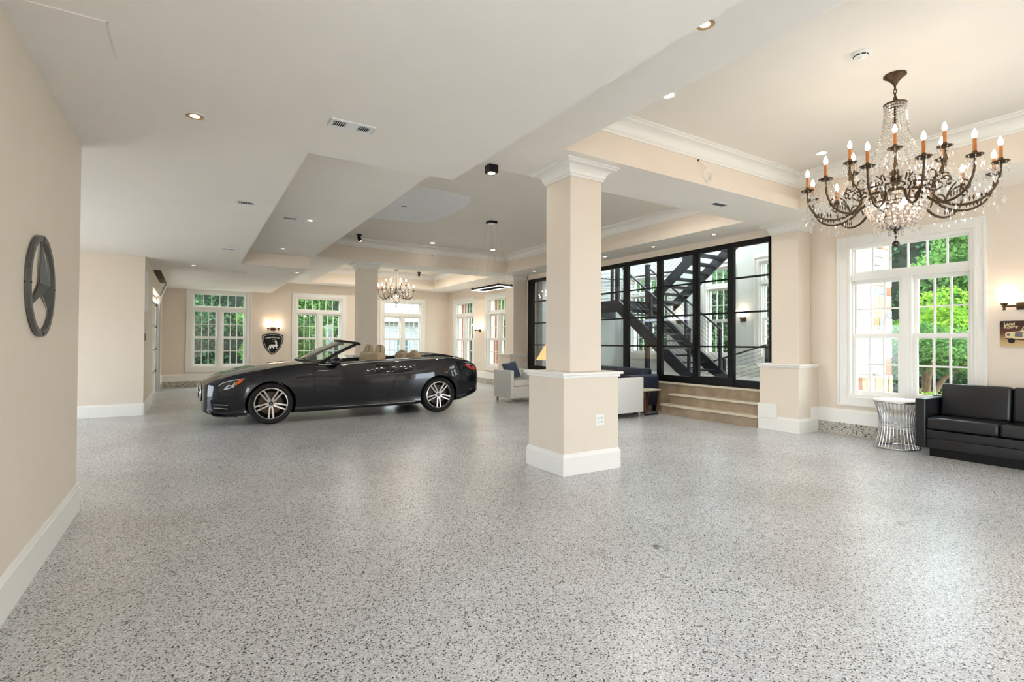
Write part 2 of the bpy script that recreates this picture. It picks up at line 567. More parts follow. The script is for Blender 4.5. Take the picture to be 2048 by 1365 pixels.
# ------------------------------------------------------------------ baseboards, curbs
def board(name, pts, z0, z1, th, m, ogee=True):
    """board along a polyline of floor points, standing on its left side"""
    mb = MB()
    for (a, b) in zip(pts[:-1], pts[1:]):
        a, b = Vector((*a, 0)), Vector((*b, 0))
        d = (b - a).normalized()
        n = Vector((-d.y, d.x, 0))
        prof = [(0, z0), (th, z0), (th, z1 - 0.035), (th * 0.75, z1 - 0.03), (th * 0.55, z1 - 0.008), (th * 0.3, z1), (0, z1)] if ogee else [(0, z0), (th, z0), (th, z1), (0, z1)]
        k = len(prof)
        vs = [a + n * p + Vector((0, 0, z)) for p, z in prof] + [b + n * p + Vector((0, 0, z)) for p, z in prof]
        fs = [tuple(range(k)), tuple(range(2 * k - 1, k - 1, -1))] + [(i, i + k, (i + 1) % k + k, (i + 1) % k) for i in range(k)]
        mb.add(vs, fs)
    return struct(mb.build(name, m))
BH = 0.222
board('baseboard_left', [(XL, 5.385), (XL, -0.4)], 0, BH, 0.022, M['trim'])
board('baseboard_stub', [(-0.748, 11.70), (-4.6, 11.70)], 0, BH, 0.022, M['trim'])
board('baseboard_stub', [(-0.77, 13.88), (-0.77, 11.678)], 0, BH, 0.022, M['trim'])
CURB, BT = 0.178, 0.39
for nm, pts in (('far', [(8.45, YF), (-0.77, YF)]), ('right', [(XR, -1.0), (XR, 4.31)]), ('right', [(XR, 13.0), (XR, YF)]), ('left', [(-0.77, YF), (-0.77, 16.95)])):
    board('baseboard_' + nm, pts, CURB, BT, 0.024, M['trim'])
    board('baseboard_' + nm, pts, 0, CURB, 0.034, M['curb'], ogee=False)

# ------------------------------------------------------------------ windows
def muntin_mesh():
    return MB().box(-0.011, 0.011, -0.012, 0.012, -0.5, 0.5).mesh('muntin', M['trim'])
MUNT = muntin_mesh()
PANE = MB().box(-0.5, 0.5, -0.5, 0.5, -0.5, 0.5).mesh('pane', M['glass'])
def frame(mb, x0, x1, z0, z1, w, y0, y1, wb=None, wt=None):
    wb = w if wb is None else wb
    wt = w if wt is None else wt
    mb.box(x0, x0 + w, y0, y1, z0, z1).box(x1 - w, x1, y0, y1, z0, z1)
    mb.box(x0 + w, x1 - w, y0, y1, z0, z0 + wb).box(x0 + w, x1 - w, y0, y1, z1 - wt, z1)
WCACHE = {}
def window(name, loc, rotz, W=1.75, dz=0.0, nsash=2, ncol=3, casing=True):
    root = struct(link(name, None, None, loc, rotz))
    h = W / 2
    def part(nm, key, fn):
        k = (nm, key, W, dz, nsash)
        if k not in WCACHE:
            mb = MB()
            fn(mb)
            WCACHE[k] = mb.mesh(nm, M['trim'])
        return link(nm, WCACHE[k], root)
    Z0, Z1 = 0.455 + dz, 3.0 + dz
    def casing_fn(mb):
        frame(mb, -h, h, Z0, Z1, 0.125, -0.026, 0.0)
        frame(mb, -h, h, Z0, Z1, 0.028, -0.042, -0.026)
        frame(mb, -h + 0.105, h - 0.105, Z0 + 0.105, Z1 - 0.105, 0.02, -0.034, -0.026)
    def jamb_fn(mb):
        frame(mb, -h + 0.125, h - 0.125, Z0 + 0.125, Z1 - 0.125, 0.045, 0.0, 0.24)
        frame(mb, -h + 0.17, h - 0.17, Z0 + 0.17, Z1 - 0.17, 0.02, 0.06, 0.10)
        mb.box(-h + 0.15, h - 0.15, 0.03, 0.17, 2.345 + dz, 2.425 + dz)
        mb.box(-h + 0.15, h - 0.15, 0.015, 0.04, 2.335 + dz, 2.350 + dz)
    if casing:
        part('casing', 0, casing_fn)
    part('jamb', 0, jamb_fn)
    gi = h - 0.21
    # transom sash
    part('transom_sash', 0, lambda mb: frame(mb, -gi - 0.04, gi + 0.04, 2.425 + dz, Z1 - 0.145, 0.045, 0.09, 0.13))
    def bars(x0, x1, z0, z1, nc, nr, y):
        for i in range(1, nc):
            o = link('muntin', MUNT, root, (x0 + (x1 - x0) * i / nc, y, (z0 + z1) / 2))
            o.scale = (1, 1, z1 - z0)
        for j in range(1, nr):
            o = link('muntin', MUNT, root, ((x0 + x1) / 2, y, z0 + (z1 - z0) * j / nr))
            o.rotation_euler = (0, PI / 2, 0)
            o.scale = (1, 1, x1 - x0)
        for i in range(nc):
            for j in range(nr):
                pw, ph = (x1 - x0) / nc, (z1 - z0) / nr
                o = link('pane', PANE, root, (x0 + pw * (i + 0.5), y, z0 + ph * (j + 0.5)))
                o.scale = (pw - 0.002, 0.004, ph - 0.002)
    bars(-gi + 0.005, gi - 0.005, 2.47 + dz, Z1 - 0.19, nsash * ncol, 1, 0.11)
    # double hung sashes
    sw = (2 * (h - 0.17) - 0.13 * (nsash - 1)) / nsash
    for s in range(nsash):
        c = -h + 0.17 + sw / 2 + s * (sw + 0.13)
        a, b = c - sw / 2, c + sw / 2
        part('sash', ('u', s), lambda mb: frame(mb, a, b, 1.46 + dz, 2.345 + dz, 0.05, 0.11, 0.15, 0.06, 0.06))
        part('sash', ('l', s), lambda mb: frame(mb, a, b, 0.60 + dz, 1.535 + dz, 0.05, 0.065, 0.105, 0.085, 0.06))
        bars(a + 0.05, b - 0.05, 1.52 + dz, 2.285 + dz, ncol, 2, 0.13)
        bars(a + 0.05, b - 0.05, 0.685 + dz, 1.475 + dz, ncol, 2, 0.085)
        if s:
            part('mullion', s, lambda mb: mb.box(a - 0.13, a, 0.03, 0.17, 0.60 + dz, 2.345 + dz).box(a - 0.1, a - 0.03, 0.01, 0.03, 0.60 + dz, 2.345 + dz))
    part('sill', 0, lambda mb: mb.box(-h + 0.15, h - 0.15, 0.02, 0.30, 0.575 + dz, 0.605 + dz))
    return root
wi = 1
for c in FAR_W:
    window('window_%d' % wi, (c, YF, 0), 0)
    wi += 1
for c in RF_W + R_W:
    window('window_%d' % wi, (XR, c, 0), -PI / 2)
    wi += 1

# ------------------------------------------------------------------ columns
def column(label, x0, x1, y0, y1, sx0, sx1, sy0, sy1, extra=None):
    t = thing('column', label, 'column', ((x0 + x1) / 2, (y0 + y1) / 2, 0))
    cx, cy = (x0 + x1) / 2, (y0 + y1) / 2
    X0, X1, Y0, Y1 = x0 - cx, x1 - cx, y0 - cy, y1 - cy
    S0, S1, T0, T1 = sx0 - cx, sx1 - cx, sy0 - cy, sy1 - cy
    MB().box(X0, X1, Y0, Y1, 0, 1.03).build('plinth', M['wall'], t, bevel=0.004)
    o = 0.02
    mb = MB().box(X0 - o, X1 + o, Y0 - o, Y1 + o, 0, 0.18)
    mb.add(*_frustum(X0 - o, X1 + o, Y0 - o, Y1 + o, 0.18, X0 - 0.004, X1 + 0.004, Y0 - 0.004, Y1 + 0.004, BH))
    mb.build('baseboard', M['trim'], t)
    mb = MB().box(X0 - 0.042, X1 + 0.042, Y0 - 0.042, Y1 + 0.042, 1.035, 1.062)
    mb.box(X0 - 0.018, X1 + 0.018, Y0 - 0.018, Y1 + 0.018, 1.005, 1.035)
    mb.build('ledge', M['trim'], t, bevel=0.005)
    MB().box(S0, S1, T0, T1, 1.062, 3.21).build('shaft', M['wall'], t, bevel=0.004)
    rect_sweep(S0, S1, T0, T1, crown(0.15, 0.143, ZR), inward=False).build('capital', M['trim'], t, smooth=30)
    return t
def _frustum(a0, a1, b0, b1, z0, c0, c1, d0, d1, z1):
    v = [(a0, b0, z0), (a1, b0, z0), (a1, b1, z0), (a0, b1, z0), (c0, d0, z1), (c1, d0, z1), (c1, d1, z1), (c0, d1, z1)]
    return v, [(0, 3, 2, 1), (4, 5, 6, 7), (0, 1, 5, 4), (1, 2, 6, 5), (2, 3, 7, 6), (3, 0, 4, 7)]
column('beige square column with an outlet on its broad plinth', 3.253, 4.015, 4.195, 4.84, 3.414, 3.854, 4.297, 4.737)
column('beige square column standing behind the parked convertible', 3.253, 4.015, 12.328, 12.973, 3.414, 3.854, 12.43, 12.87)
rc = column('beige half column against the wall beside the stone steps', 7.90, 8.44, 4.327, 4.97, 8.08, 8.44, 4.43, 4.87)
fc = column('beige half column behind the white armchair', 7.635, 8.44, 12.33, 12.975, 7.811, 8.44, 12.43, 12.87)
# stepped baseboard blocks of the half columns
MB().box(7.872 - 8.17, 7.90 - 8.17, 4.665 - 4.6485, 4.99 - 4.6485, 0.19, 0.415).build('baseboard_block', M['trim'], rc, bevel=0.006)
MB().box(8.22 - 8.17, 8.45 - 8.17, 4.30 - 4.6485, 4.327 - 4.6485, 0.19, 0.392).build('baseboard_block', M['trim'], rc, bevel=0.006)
MB().box(8.0 - 8.0375, 8.22 - 8.0375, 12.30 - 12.6525, 12.33 - 12.6525, 0.6, 0.80).build('baseboard_block', M['trim'], fc, bevel=0.006)

# ------------------------------------------------------------------ stair hall behind the glass
HX, HZ = 11.5, 0.60
HALL_W = [(6.485, 1.75, 2), (8.40, 1.02, 1), (10.75, 1.75, 2)]
struct(MB().box(8.2, HX + 0.1, 4.97, 12.33, 0.30, HZ).build('floor', mat('hall_floor_tile', rgb(196, 190, 180), 0.25, var=0.05, vscale=3)))
hp = mat('hall_paint', rgb(222, 224, 220), 0.6, var=0.01, vscale=3)
hh = [(c - w / 2 + 0.08, c + w / 2 - 0.08, 0.52 + 0.475, 2.95 + 0.475) for c, w, n in HALL_W]
up_h = [(c - w / 2 + 0.08, c + w / 2 - 0.08, 0.52 + 3.6, 2.95 + 3.6) for c, w, n in HALL_W]  # openings added above the view to daylight the hall
wall('wall_hall', 'x', HX, 0.3, 4.68, 12.2, 0, 7.2, hh + up_h, hp)
wall('wall_hall', 'y', 11.9, 0.3, 8.45, HX, HZ, 7.2, [], hp)
wall('wall_hall', 'y', 4.97, -0.3, 8.7, HX + 0.3, 0, 7.2, [(9.4, 10.9, 0.99, 3.42)], hp)
wall('wall_hall', 'x', 8.45, 0.2, 4.6, 12.2, 3.95, 7.2, [], hp)
mb = MB()
for r in tiles(8.45, HX + 0.3, 4.6, 12.2, [(8.7, 11.3, 5.4, 11.6)]):
    mb.box(r[0], r[1], r[2], r[3], 7.2, 7.4)
struct(mb.build('ceiling', M['ceil']))
sk = struct(link('window_%d' % 20, None, None, (10.0, 8.5, 7.3)))  # unseen skylight added to brighten the stair hall from above
for i in range(4):
    MB().box(-1.3, 1.3, -3.1 + i * 1.55 + 0.02, -1.55 + i * 1.55 - 0.02, 0.0, 0.01).build('pane', M['glass'], sk)
    MB().box(-1.3, 1.3, -3.1 + i * 1.55 - 0.02, -3.1 + i * 1.55 + 0.02, -0.04, 0.04).build('added_skylight_bar', M['trim'], sk)
for c, w, n in HALL_W:
    window('window_%d' % wi, (HX, c, 0), -PI / 2, W=w, dz=0.475, nsash=n)
    wi += 1
for c, w, n in HALL_W[:1] + HALL_W[2:]:  # upper windows added out of view for more hall daylight
    window('window_%d' % wi, (HX, c, 0), -PI / 2, W=w, dz=3.6, nsash=n)
    wi += 1
window('window_%d' % wi, (10.15, 4.97, 0), PI, W=1.66, dz=0.475)
board('baseboard_hall', [(HX, 4.97), (HX, 11.9)], HZ, HZ + 0.25, 0.022, M['trim'])
# header wall over the glass
struct(MB().box(8.2, 8.66, 4.97, 12.33, 3.195, ZR).box(8.2, 8.24, 12.28, 12.33, 0.6, 3.32).build('wall_header', M['wall']))
# ------------------------------------------------------------------ black glass partition on the stone platform
gp = thing('glass_partition', 'black framed glass partition between the room and the stair hall', 'partition', (8.25, 8.6, 0.6))
def GP(name, y0, y1, z0, z1, x0=8.205, x1=8.275, m='black', bevel=0.003):
    return MB().box(x0 - 8.25, x1 - 8.25, y0 - 8.6, y1 - 8.6, z0 - 0.6, z1 - 0.6).build(name, M[m], gp, bevel=bevel)
GP('head_rail', 4.975, 12.275, 3.10, 3.19)
GP('sill_rail', 4.975, 12.275, 0.60, 0.735)
posts = [(4.975, 5.0), (5.655, 5.78), (6.41, 6.54), (7.31, 7.44), (8.27, 8.42), (9.22, 9.37), (10.15, 10.30), (11.06, 11.21), (12.02, 12.275)]
for i, (a, b) in enumerate(posts):
    GP('stile', a, b, 0.735, 3.10)
for i in range(len(posts) - 1):
    a, b = posts[i][1], posts[i + 1][0]
    for z in (2.548, 1.935, 1.322):
        GP('glazing_bar', a, b, z - 0.016, z + 0.016, 8.215, 8.265)
    zz = [0.735, 1.306, 1.338, 1.919, 1.951, 2.532, 2.564, 3.10]
    for j in range(4):
        GP('pane', a, b, zz[2 * j], zz[2 * j + 1], 8.237, 8.243, 'bigglass', 0)
# sliding leaf stands a little proud
GP('sliding_rail', 5.64, 6.56, 0.62, 0.76, 8.18, 8.205)
GP('sliding_stile', 6.43, 6.52, 0.76, 3.08, 8.18, 8.205)
MB().box(8.165 - 8.25, 8.18 - 8.25, 6.455 - 8.6, 6.485 - 8.6, 0.35, 0.95).build('pull_handle', M['black'], gp)

# ------------------------------------------------------------------ stone platform face and steps
pf = struct(link('trim_platform', None, None, (8.19, 8.6, 0)), 'stone face of the raised hall floor')
PY = [4.975, 5.9, 6.85, 7.75, 8.65, 9.55, 10.45, 11.35, 12.3]
for a, b in zip(PY[:-1], PY[1:]):
    MB().box(0.0, 0.10, a - 8.6 + 0.0015, b - 8.6 - 0.0015, 0, 0.562).build('panel', M['stone'], pf)
    MB().box(-0.022, 0.10, a - 8.6 + 0.001, b - 8.6 - 0.001, 0.562, 0.598).build('nosing', M['stonetop'], pf, bevel=0.004)
st = thing('stone_steps', 'two tan stone steps with pale nosings before the glass partition', 'steps', (7.9, 5.94, 0))
def SS(name, x0, x1, y0, y1, z0, z1, m, bv=0):
    MB().box(x0 - 7.9, x1 - 7.9, y0 - 5.94, y1 - 5.94, z0, z1).build(name, M[m], st, bevel=bv)
SS('riser', 7.835, 8.19, 4.995, 6.55, 0, 0.16, 'stone')
SS('riser', 7.835, 8.19, 6.553, 6.985, 0, 0.16, 'stone')
SS('tread', 7.81, 8.19, 4.995, 7.01, 0.16, 0.192, 'stonetop', 0.004)
SS('riser', 8.025, 8.19, 4.995, 6.35, 0.192, 0.354, 'stone')
SS('riser', 8.025, 8.19, 6.353, 6.93, 0.192, 0.354, 'stone')
SS('tread', 8.0, 8.19, 4.995, 6.955, 0.354, 0.386, 'stonetop', 0.004)

# ------------------------------------------------------------------ steel staircase in the hall
sc = thing('staircase', 'dark steel staircase with open treads and cable railings behind glass', 'staircase', (10.0, 8.5, HZ))
OX, OY, OZ = 10.0, 8.5, HZ
def SP(mb, name, m='steel', **k):
    mb.v = [(x - OX, y - OY, z - OZ) for x, y, z in mb.v]
    return mb.build(name, M[m], sc, **k)
def L1(y):                      # top edge of first flight stringers
    return 1.415 + 0.768 * (y - 8.025)
def L2(y):                      # top edge of second flight stringers
    return 2.931 + 0.745 * (9.007 - y)
def stringer(x, y0, y1, fn, h, w=0.05, zmin=None):
    ys = [y0 + (y1 - y0) * i / 8 for i in range(9)]
    tp = [(y, fn(y)) for y in ys]
    bt = [(y, max(zmin if zmin is not None else -9, fn(y) - h)) for y in ys]
    return MB().prism(tp + bt[::-1], 'x', x - w / 2, x + w / 2)
LAND = 2.46
for x in (9.0, 10.05):
    SP(stringer(x, 6.98, 9.42, L1, 0.335, zmin=HZ), 'stringer')
for x in (10.15, 11.15):
    SP(stringer(x, 6.0, 9.5, L2, 0.30), 'stringer')
for i in range(11):             # treads of the first flight
    y = 7.15 + i * 0.212
    z = L1(y) - 0.10
    SP(MB().box(9.03, 10.02, y - 0.02, y + 0.25, z - 0.035, z), 'tread')
for i in range(15):
    y = 9.42 - i * 0.225
    z = L2(y) - 0.12
    SP(MB().box(10.18, 11.12, y - 0.25, y + 0.02, z - 0.04, z), 'tread')
SP(MB().box(9.0, 11.2, 9.40, 11.88, LAND - 0.05, LAND), 'landing')
SP(MB().box(8.975, 9.025, 9.40, 11.88, LAND - 0.30, LAND), 'landing_beam')
SP(MB().box(9.0, 10.1, 9.40, 9.44, LAND - 0.30, LAND), 'landing_beam')
SP(MB().box(9.0, 11.2, 11.82, 11.88, LAND - 0.30, LAND), 'landing_beam')
def post(x, y, z0, z1, w=0.055):
    SP(MB().box(x - w / 2, x + w / 2, y - w / 2, y + w / 2, z0, z1), 'post')
post(10.1, 9.47, HZ, 3.42, 0.10)
SP(MB().box(10.04, 10.16, 9.41, 9.53, 3.42, 3.44), 'post_cap')
post(9.0, 9.47, LAND, 3.36)
post(9.0, 9.63, LAND, 3.5, 0.06)
post(9.0, 11.0, LAND, 3.36)
post(11.15, 9.9, LAND, 3.36)
post(10.5, 11.8, LAND, 3.36)
post(9.6, 11.8, LAND, 3.36)
def rail(a, b, n=8, drop=0.85, up=0.9, posts=(), cr=0.0035):
    """handrail from a to b with n cables below it; a and b at the foot of the railing"""
    a, b = Vector(a), Vector(b)
    u = Vector((0, 0, up))
    SP(MB().bar(a + u, b + u, 0.05, 0.03), 'handrail')
    for i in range(n):
        k = Vector((0, 0, up - 0.09 - i * drop / n))
        SP(MB().tube([a + k, b + k], cr, 5), 'cable')
    for t in posts:
        p = a.lerp(b, t)
        post(p.x, p.y, p.z - 0.1, p.z + up - 0.02)
rail((9.0, 7.22, L1(7.22)), (9.0, 9.45, L1(9.45)), posts=(0.02, 0.5, 0.98), up=0.88)
rail((10.05, 7.22, L1(7.22)), (10.05, 9.40, L1(9.40)), posts=(0.02, 0.45), up=0.88)
rail((9.0, 9.5, LAND), (9.0, 11.85, LAND))
rail((9.0, 11.8, LAND), (11.2, 11.8, LAND))
rail((10.15, 9.3, L2(9.3)), (10.15, 6.1, L2(6.1)), posts=(0.3, 0.75), n=7)
rail((11.2, 9.5, LAND), (11.2, 11.8, LAND))
# railing of the flight going down
rail((10.6, 6.5, HZ - 0.02), (10.6, 8.6, HZ - 1.1 + 0.45), posts=(0.0, 0.5), up=0.78, drop=0.72)
# ------------------------------------------------------------------ recessed downlights
def downlight_proto(m, LR):
    t = thing('recessed_light', 'x', 'light')
    prof = [(0.075, 0.0), (0.078, -0.006), (0.060, -0.006), (0.056, 0.0)]
    rect = MB()
    n = 28
    vs, fs = [], []
    for r, h in prof:
        for k in range(n):
            vs.append((r * math.cos(2 * PI * k / n), r * math.sin(2 * PI * k / n), h))
    for i in range(4):
        j = (i + 1) % 4
        for k in range(n):
            l = (k + 1) % n
            fs.append((i * n + k, i * n + l, j * n + l, j * n + k))
    rect.add(vs, fs).build('trim_ring', M['plate'], t, smooth=40)
    MB().lathe([(0.001, -0.0035), (LR, -0.0035), (LR, -0.001), (0.001, -0.001)], 28).build('lens', m, t)
    n2 = MB()
    vs, fs = [], []
    for r, h in [(0.058, -0.0045), (LR, -0.0025)]:
        for k in range(n):
            vs.append((r * math.cos(2 * PI * k / n), r * math.sin(2 * PI * k / n), h))
    for k in range(n):
        l = (k + 1) % n
        fs.append((k, l, n + l, n + k))
    n2.add(vs, fs).build('reflector', M['can'], t, smooth=40)
    return t
DL = downlight_proto(M['lamp'], 0.030)
DLW = downlight_proto(M['lampw'], 0.048)
DL_ADDED = downlight_proto(M['lamp_added'], 0.048)
spots = [  # position, label, kind
    ((-0.005, 4.195, ZS), 'recessed light in the soffit beside the wall with the ring emblem', 0),
    ((-0.005, 12.5, ZS), 'recessed light in the soffit near the garage door track', 0),
    ((2.0, 12.45, ZS), 'recessed light at the corner of the lowered soffit', 0),
    ((1.493, 8.18, ZN), 'recessed light in the notch beside the air vent', 0),
    ((1.493, 10.95, ZN), 'recessed light in the notch by its end wall', 0),
    ((2.625, 2.0, ZR), 'recessed light half hidden by the soffit edge', 0),
    ((7.83, 5.78, ZR), 'recessed light over the stone steps before the glass partition', 0),
    ((7.83, 7.19, ZR), 'recessed light over the navy sofa before the glass partition', 0),
    ((7.83, 8.61, ZR), 'recessed light over the middle of the glass partition', 0),
    ((7.83, 10.0, ZR), 'recessed light before the glass partition, hidden behind the column', 0),
    ((7.83, 11.41, ZR), 'recessed light beside the half column before the glass partition', 0),
    ((6.725, 11.75, ZT), 'lit recessed light in the raised ceiling corner behind the linear pendant', 1),
    ((5.009, 11.75, ZT), 'lit recessed light in the raised ceiling above the loose cables', 1),
    ((6.847, 3.45, ZT), 'lit recessed light in the raised ceiling beside the big chandelier', 1),
    ((3.973, 3.45, ZT), 'lit recessed light at the edge of the raised ceiling by the column', 1),
    ((6.1, 5.7, ZT), 'added unseen recessed light in the raised ceiling over the side table by the steps', 2),  # these three are fill lights added behind the fascia for the middle room
    ((4.7, 5.7, ZT), 'added unseen recessed light in the raised ceiling just behind the column', 2),
    ((3.29, 5.7, ZT), 'added unseen recessed light in the raised ceiling behind the box spotlight', 2),
    ((3.973, 0.6, ZT), 'added unseen recessed light in the raised ceiling between chandelier and soffit', 1),  # these four are out of view, added to light the near end
    ((6.847, 0.6, ZT), 'added unseen recessed light in the raised ceiling above the black sofa', 1),
    ((3.973, -1.6, ZT), 'added unseen recessed light at the rear of the raised ceiling by the soffit', 1),
    ((6.847, -1.6, ZT), 'added unseen recessed light at the rear of the raised ceiling by the window wall', 1),
    ((4.2, 14.3, ZT), 'added recessed light in the far raised ceiling behind the second column', 2),  # these four are added to brighten the far end
    ((6.3, 14.3, ZT), 'added recessed light in the far raised ceiling by the half column', 2),
    ((4.2, 16.1, ZT), 'added recessed light in the far raised ceiling above the shield sign', 2),
    ((6.3, 16.1, ZT), 'added recessed light in the far raised ceiling behind the far chandelier', 2),
    ((-0.005, 1.2, ZS), 'recessed light in the soffit behind the ring emblem wall', 0),
    ((1.4, 1.2, ZS), 'recessed light in the soffit between access panel and raised ceiling', 0),
]
used = [False, False, False]
for loc, lab, k in spots:
    pr = (DL, DLW, DL_ADDED)[k]
    if not used[k]:
        used[k] = True
        pr.location = loc
        o = pr
    else:
        o = dup(pr, loc)
    o['label'] = lab
    o['group'] = 'recessed ceiling lights'

# ------------------------------------------------------------------ air vents
def vent(label, loc, L, W, rotz, blocks):
    """louvred register; blocks: list of (x0, x1, n, along) louvre fields"""
    t = thing('air_vent', label, 'vent', loc, rotz, 'white ceiling air vents')
    mb = MB()
    frame_z = (-0.008, 0.0)
    e = 0.028
    mb.box(-L / 2, L / 2, -W / 2, -W / 2 + e, *frame_z).box(-L / 2, L / 2, W / 2 - e, W / 2, *frame_z)
    mb.box(-L / 2, -L / 2 + e, -W / 2 + e, W / 2 - e, *frame_z).box(L / 2 - e, L / 2, -W / 2 + e, W / 2 - e, *frame_z)
    mb.build('frame', M['vent'], t, bevel=0.002)
    MB().box(-L / 2 + e, L / 2 - e, -W / 2 + e, W / 2 - e, -0.0015, -0.0005).build('duct_opening', M['hole'], t)
    for x0, x1, n, solid in blocks:
        if solid:
            MB().box(x0, x1, -W / 2 + e, W / 2 - e, -0.006, -0.002).build('blank_panel', M['vent'], t)
            continue
        for i in range(n):
            x = x0 + (x1 - x0) * (i + 0.5) / n
            w = (x1 - x0) / n * 0.24
            MB().add([(x - w, -W / 2 + e, -0.007), (x + w, -W / 2 + e, -0.003), (x + w, W / 2 - e, -0.003), (x - w, W / 2 - e, -0.007),
                      (x - w, -W / 2 + e, -0.006), (x + w, -W / 2 + e, -0.002), (x + w, W / 2 - e, -0.002), (x - w, W / 2 - e, -0.006)],
                     [(0, 3, 2, 1), (4, 5, 6, 7), (0, 1, 5, 4), (1, 2, 6, 5), (2, 3, 7, 6), (3, 0, 4, 7)]).build('louvre', M['vent'], t)
    return t
BL = [(-0.125, -0.045, 6, 0), (-0.045, 0.045, 0, 1), (0.045, 0.125, 6, 0)]
vent('white ceiling air vent next to the recessed light in the soffit', (0.965, 3.77, ZS), 0.31, 0.15, 0, BL)
B2 = [(-0.075, 0.075, 9, 0)]
vent('white ceiling air vent in the soffit left of the notch, the nearer of two', (0.49, 6.50, ZS), 0.21, 0.17, 0, B2)
vent('white ceiling air vent in the soffit left of the notch, the farther of two', (0.49, 9.91, ZS), 0.21, 0.17, 0, B2)
vent('white ceiling air vent in the soffit between the notch and the shield window', (0.885, 13.1, ZS), 0.30, 0.14, 0, BL)
vent('white ceiling air vent inside the notch beside a recessed light', (1.205, 8.19, ZN), 0.22, 0.16, 0, B2)
vent('white ceiling air vent on the beam beside the hanging cable coil', (6.20, 4.50, ZR), 0.16, 0.32, PI / 2, [(-0.052, 0.052, 5, 0)])
vent('white ceiling air vent on the beam behind the linear pendant', (6.50, 12.75, ZR), 0.30, 0.14, 0, BL)

# ------------------------------------------------------------------ smoke detectors
def smoke(label, loc, s=1.0):
    t = thing('smoke_detector', label, 'smoke detector', loc)
    MB().lathe([(0.001, 0), (0.075 * s, 0), (0.075 * s, -0.012), (0.068 * s, -0.016), (0.001, -0.016)], 32).build('base', M['plate'], t, smooth=40)
    MB().lathe([(0.001, -0.016), (0.056 * s, -0.016), (0.052 * s, -0.034), (0.040 * s, -0.038), (0.001, -0.038)], 32).build('body', M['plate'], t, smooth=40)
    for k in range(8):
        a = k * PI / 4
        mb = MB().box(-0.016 * s, 0.016 * s, 0.0505 * s, 0.0555 * s, -0.030, -0.021)
        mb.xf(Matrix.Rotation(a, 4, 'Z')).build('slot', M['hole'], t)
    MB().lathe([(0.001, -0.038), (0.022 * s, -0.038), (0.018 * s, -0.048), (0.001, -0.048)], 24).build('button', M['plate'], t, smooth=40)
    return t
smoke('round white smoke detector on the raised ceiling near the big chandelier', (4.774, 2.083, ZT))
smoke('small white detector on the fresh plaster patch', (3.194, 8.80, ZT - 0.004), 0.75)

# ------------------------------------------------------------------ black spotlights
def spot(label, loc, dirv, lit, square=False):
    t = thing('ceiling_spotlight', label, 'spotlight', loc)
    if square:
        MB().box(-0.055, 0.055, -0.055, 0.055, -0.085, 0).build('housing', M['black'], t, bevel=0.003)
        MB().lathe([(0.001, -0.088), (0.04, -0.088), (0.04, -0.085), (0.001, -0.085)], 24).build('lens', M['lamp'], t)
        return t
    MB().lathe([(0.001, 0), (0.06, 0), (0.06, -0.02), (0.055, -0.025), (0.001, -0.025)], 24).build('canopy', M['black'], t, smooth=40)
    MB().box(-0.045, -0.035, -0.012, 0.012, -0.10, -0.02).box(0.035, 0.045, -0.012, 0.012, -0.10, -0.02).build('yoke', M['silver'], t)
    d = Vector(dirv).normalized()
    c = Vector((0, 0, -0.085))
    q = d.to_track_quat('Z', 'Y').to_matrix().to_4x4()
    body = MB().lathe([(0.001, -0.05), (0.03, -0.05), (0.036, -0.03), (0.036, 0.075), (0.031, 0.08), (0.031, 0.07), (0.001, 0.07)], 24)
    body.xf(Matrix.Translation(c) @ q).build('head', M['black'], t, smooth=40)
    lens = MB().lathe([(0.001, 0.072), (0.029, 0.072), (0.029, 0.076), (0.001, 0.076)], 24)
    lens.xf(Matrix.Translation(c) @ q).build('lens', M['lamp'] if lit else M['can'], t)
    return t
spot('black swivel spotlight, lit, in the raised ceiling above the car', (3.20, 11.75, ZT), (0.35, -0.25, -0.8), True)
spot('black swivel spotlight on the ceiling behind the far chandelier', (6.70, 16.9, ZT), (-0.3, -0.3, -0.8), False)
spot('small black box spotlight, lit, by the edge of the notched ceiling', (2.76, 4.86, ZR), (0, 0, -1), True, True)

# ------------------------------------------------------------------ linear pendant
lp = thing('linear_pendant', 'black rectangular ring pendant with a white light strip on cables', 'pendant light', (5.12, 9.0, ZT))
MB().box(-0.085, 0.085, -0.085, 0.085, -0.045, 0).build('canopy', M['black'], lp, bevel=0.003)
MB().box(-0.075, 0.075, -0.075, 0.075, -0.049, -0.045).build('canopy_plate', M['silver'], lp)
px0, px1, py0, py1, pz = -0.17, 0.17, -0.56, 0.56, 2.47 - ZT
mb = MB()
def ringbox(mb, x0, x1, y0, y1, w, z0, z1):
    mb.box(x0, x1, y0, y0 + w, z0, z1).box(x0, x1, y1 - w, y1, z0, z1).box(x0, x0 + w, y0 + w, y1 - w, z0, z1).box(x1 - w, x1, y0 + w, y1 - w, z0, z1)
    return mb
ringbox(mb, px0, px1, py0, py1, 0.055, pz + 0.004, pz + 0.042).build('frame', M['black'], lp, bevel=0.002)
ringbox(MB(), px0 + 0.004, px1 - 0.004, py0 + 0.004, py1 - 0.004, 0.017, pz - 0.002, pz + 0.004).build('light_strip', M['led'], lp)
for sx in (-1, 1):
    for sy in (-1, 1):
        MB().tube([(sx * 0.055, sy * 0.055, -0.045), (sx * 0.15, sy * 0.53, pz + 0.042)], 0.0016, 5).build('suspension_cable', M['silver'], lp)
        MB().lathe([(0.001, pz + 0.06), (0.007, pz + 0.06), (0.009, pz + 0.042), (0.001, pz + 0.042)], 10, (sx * 0.15, sy * 0.53, 0)).build('cable_grip', M['black'], lp)

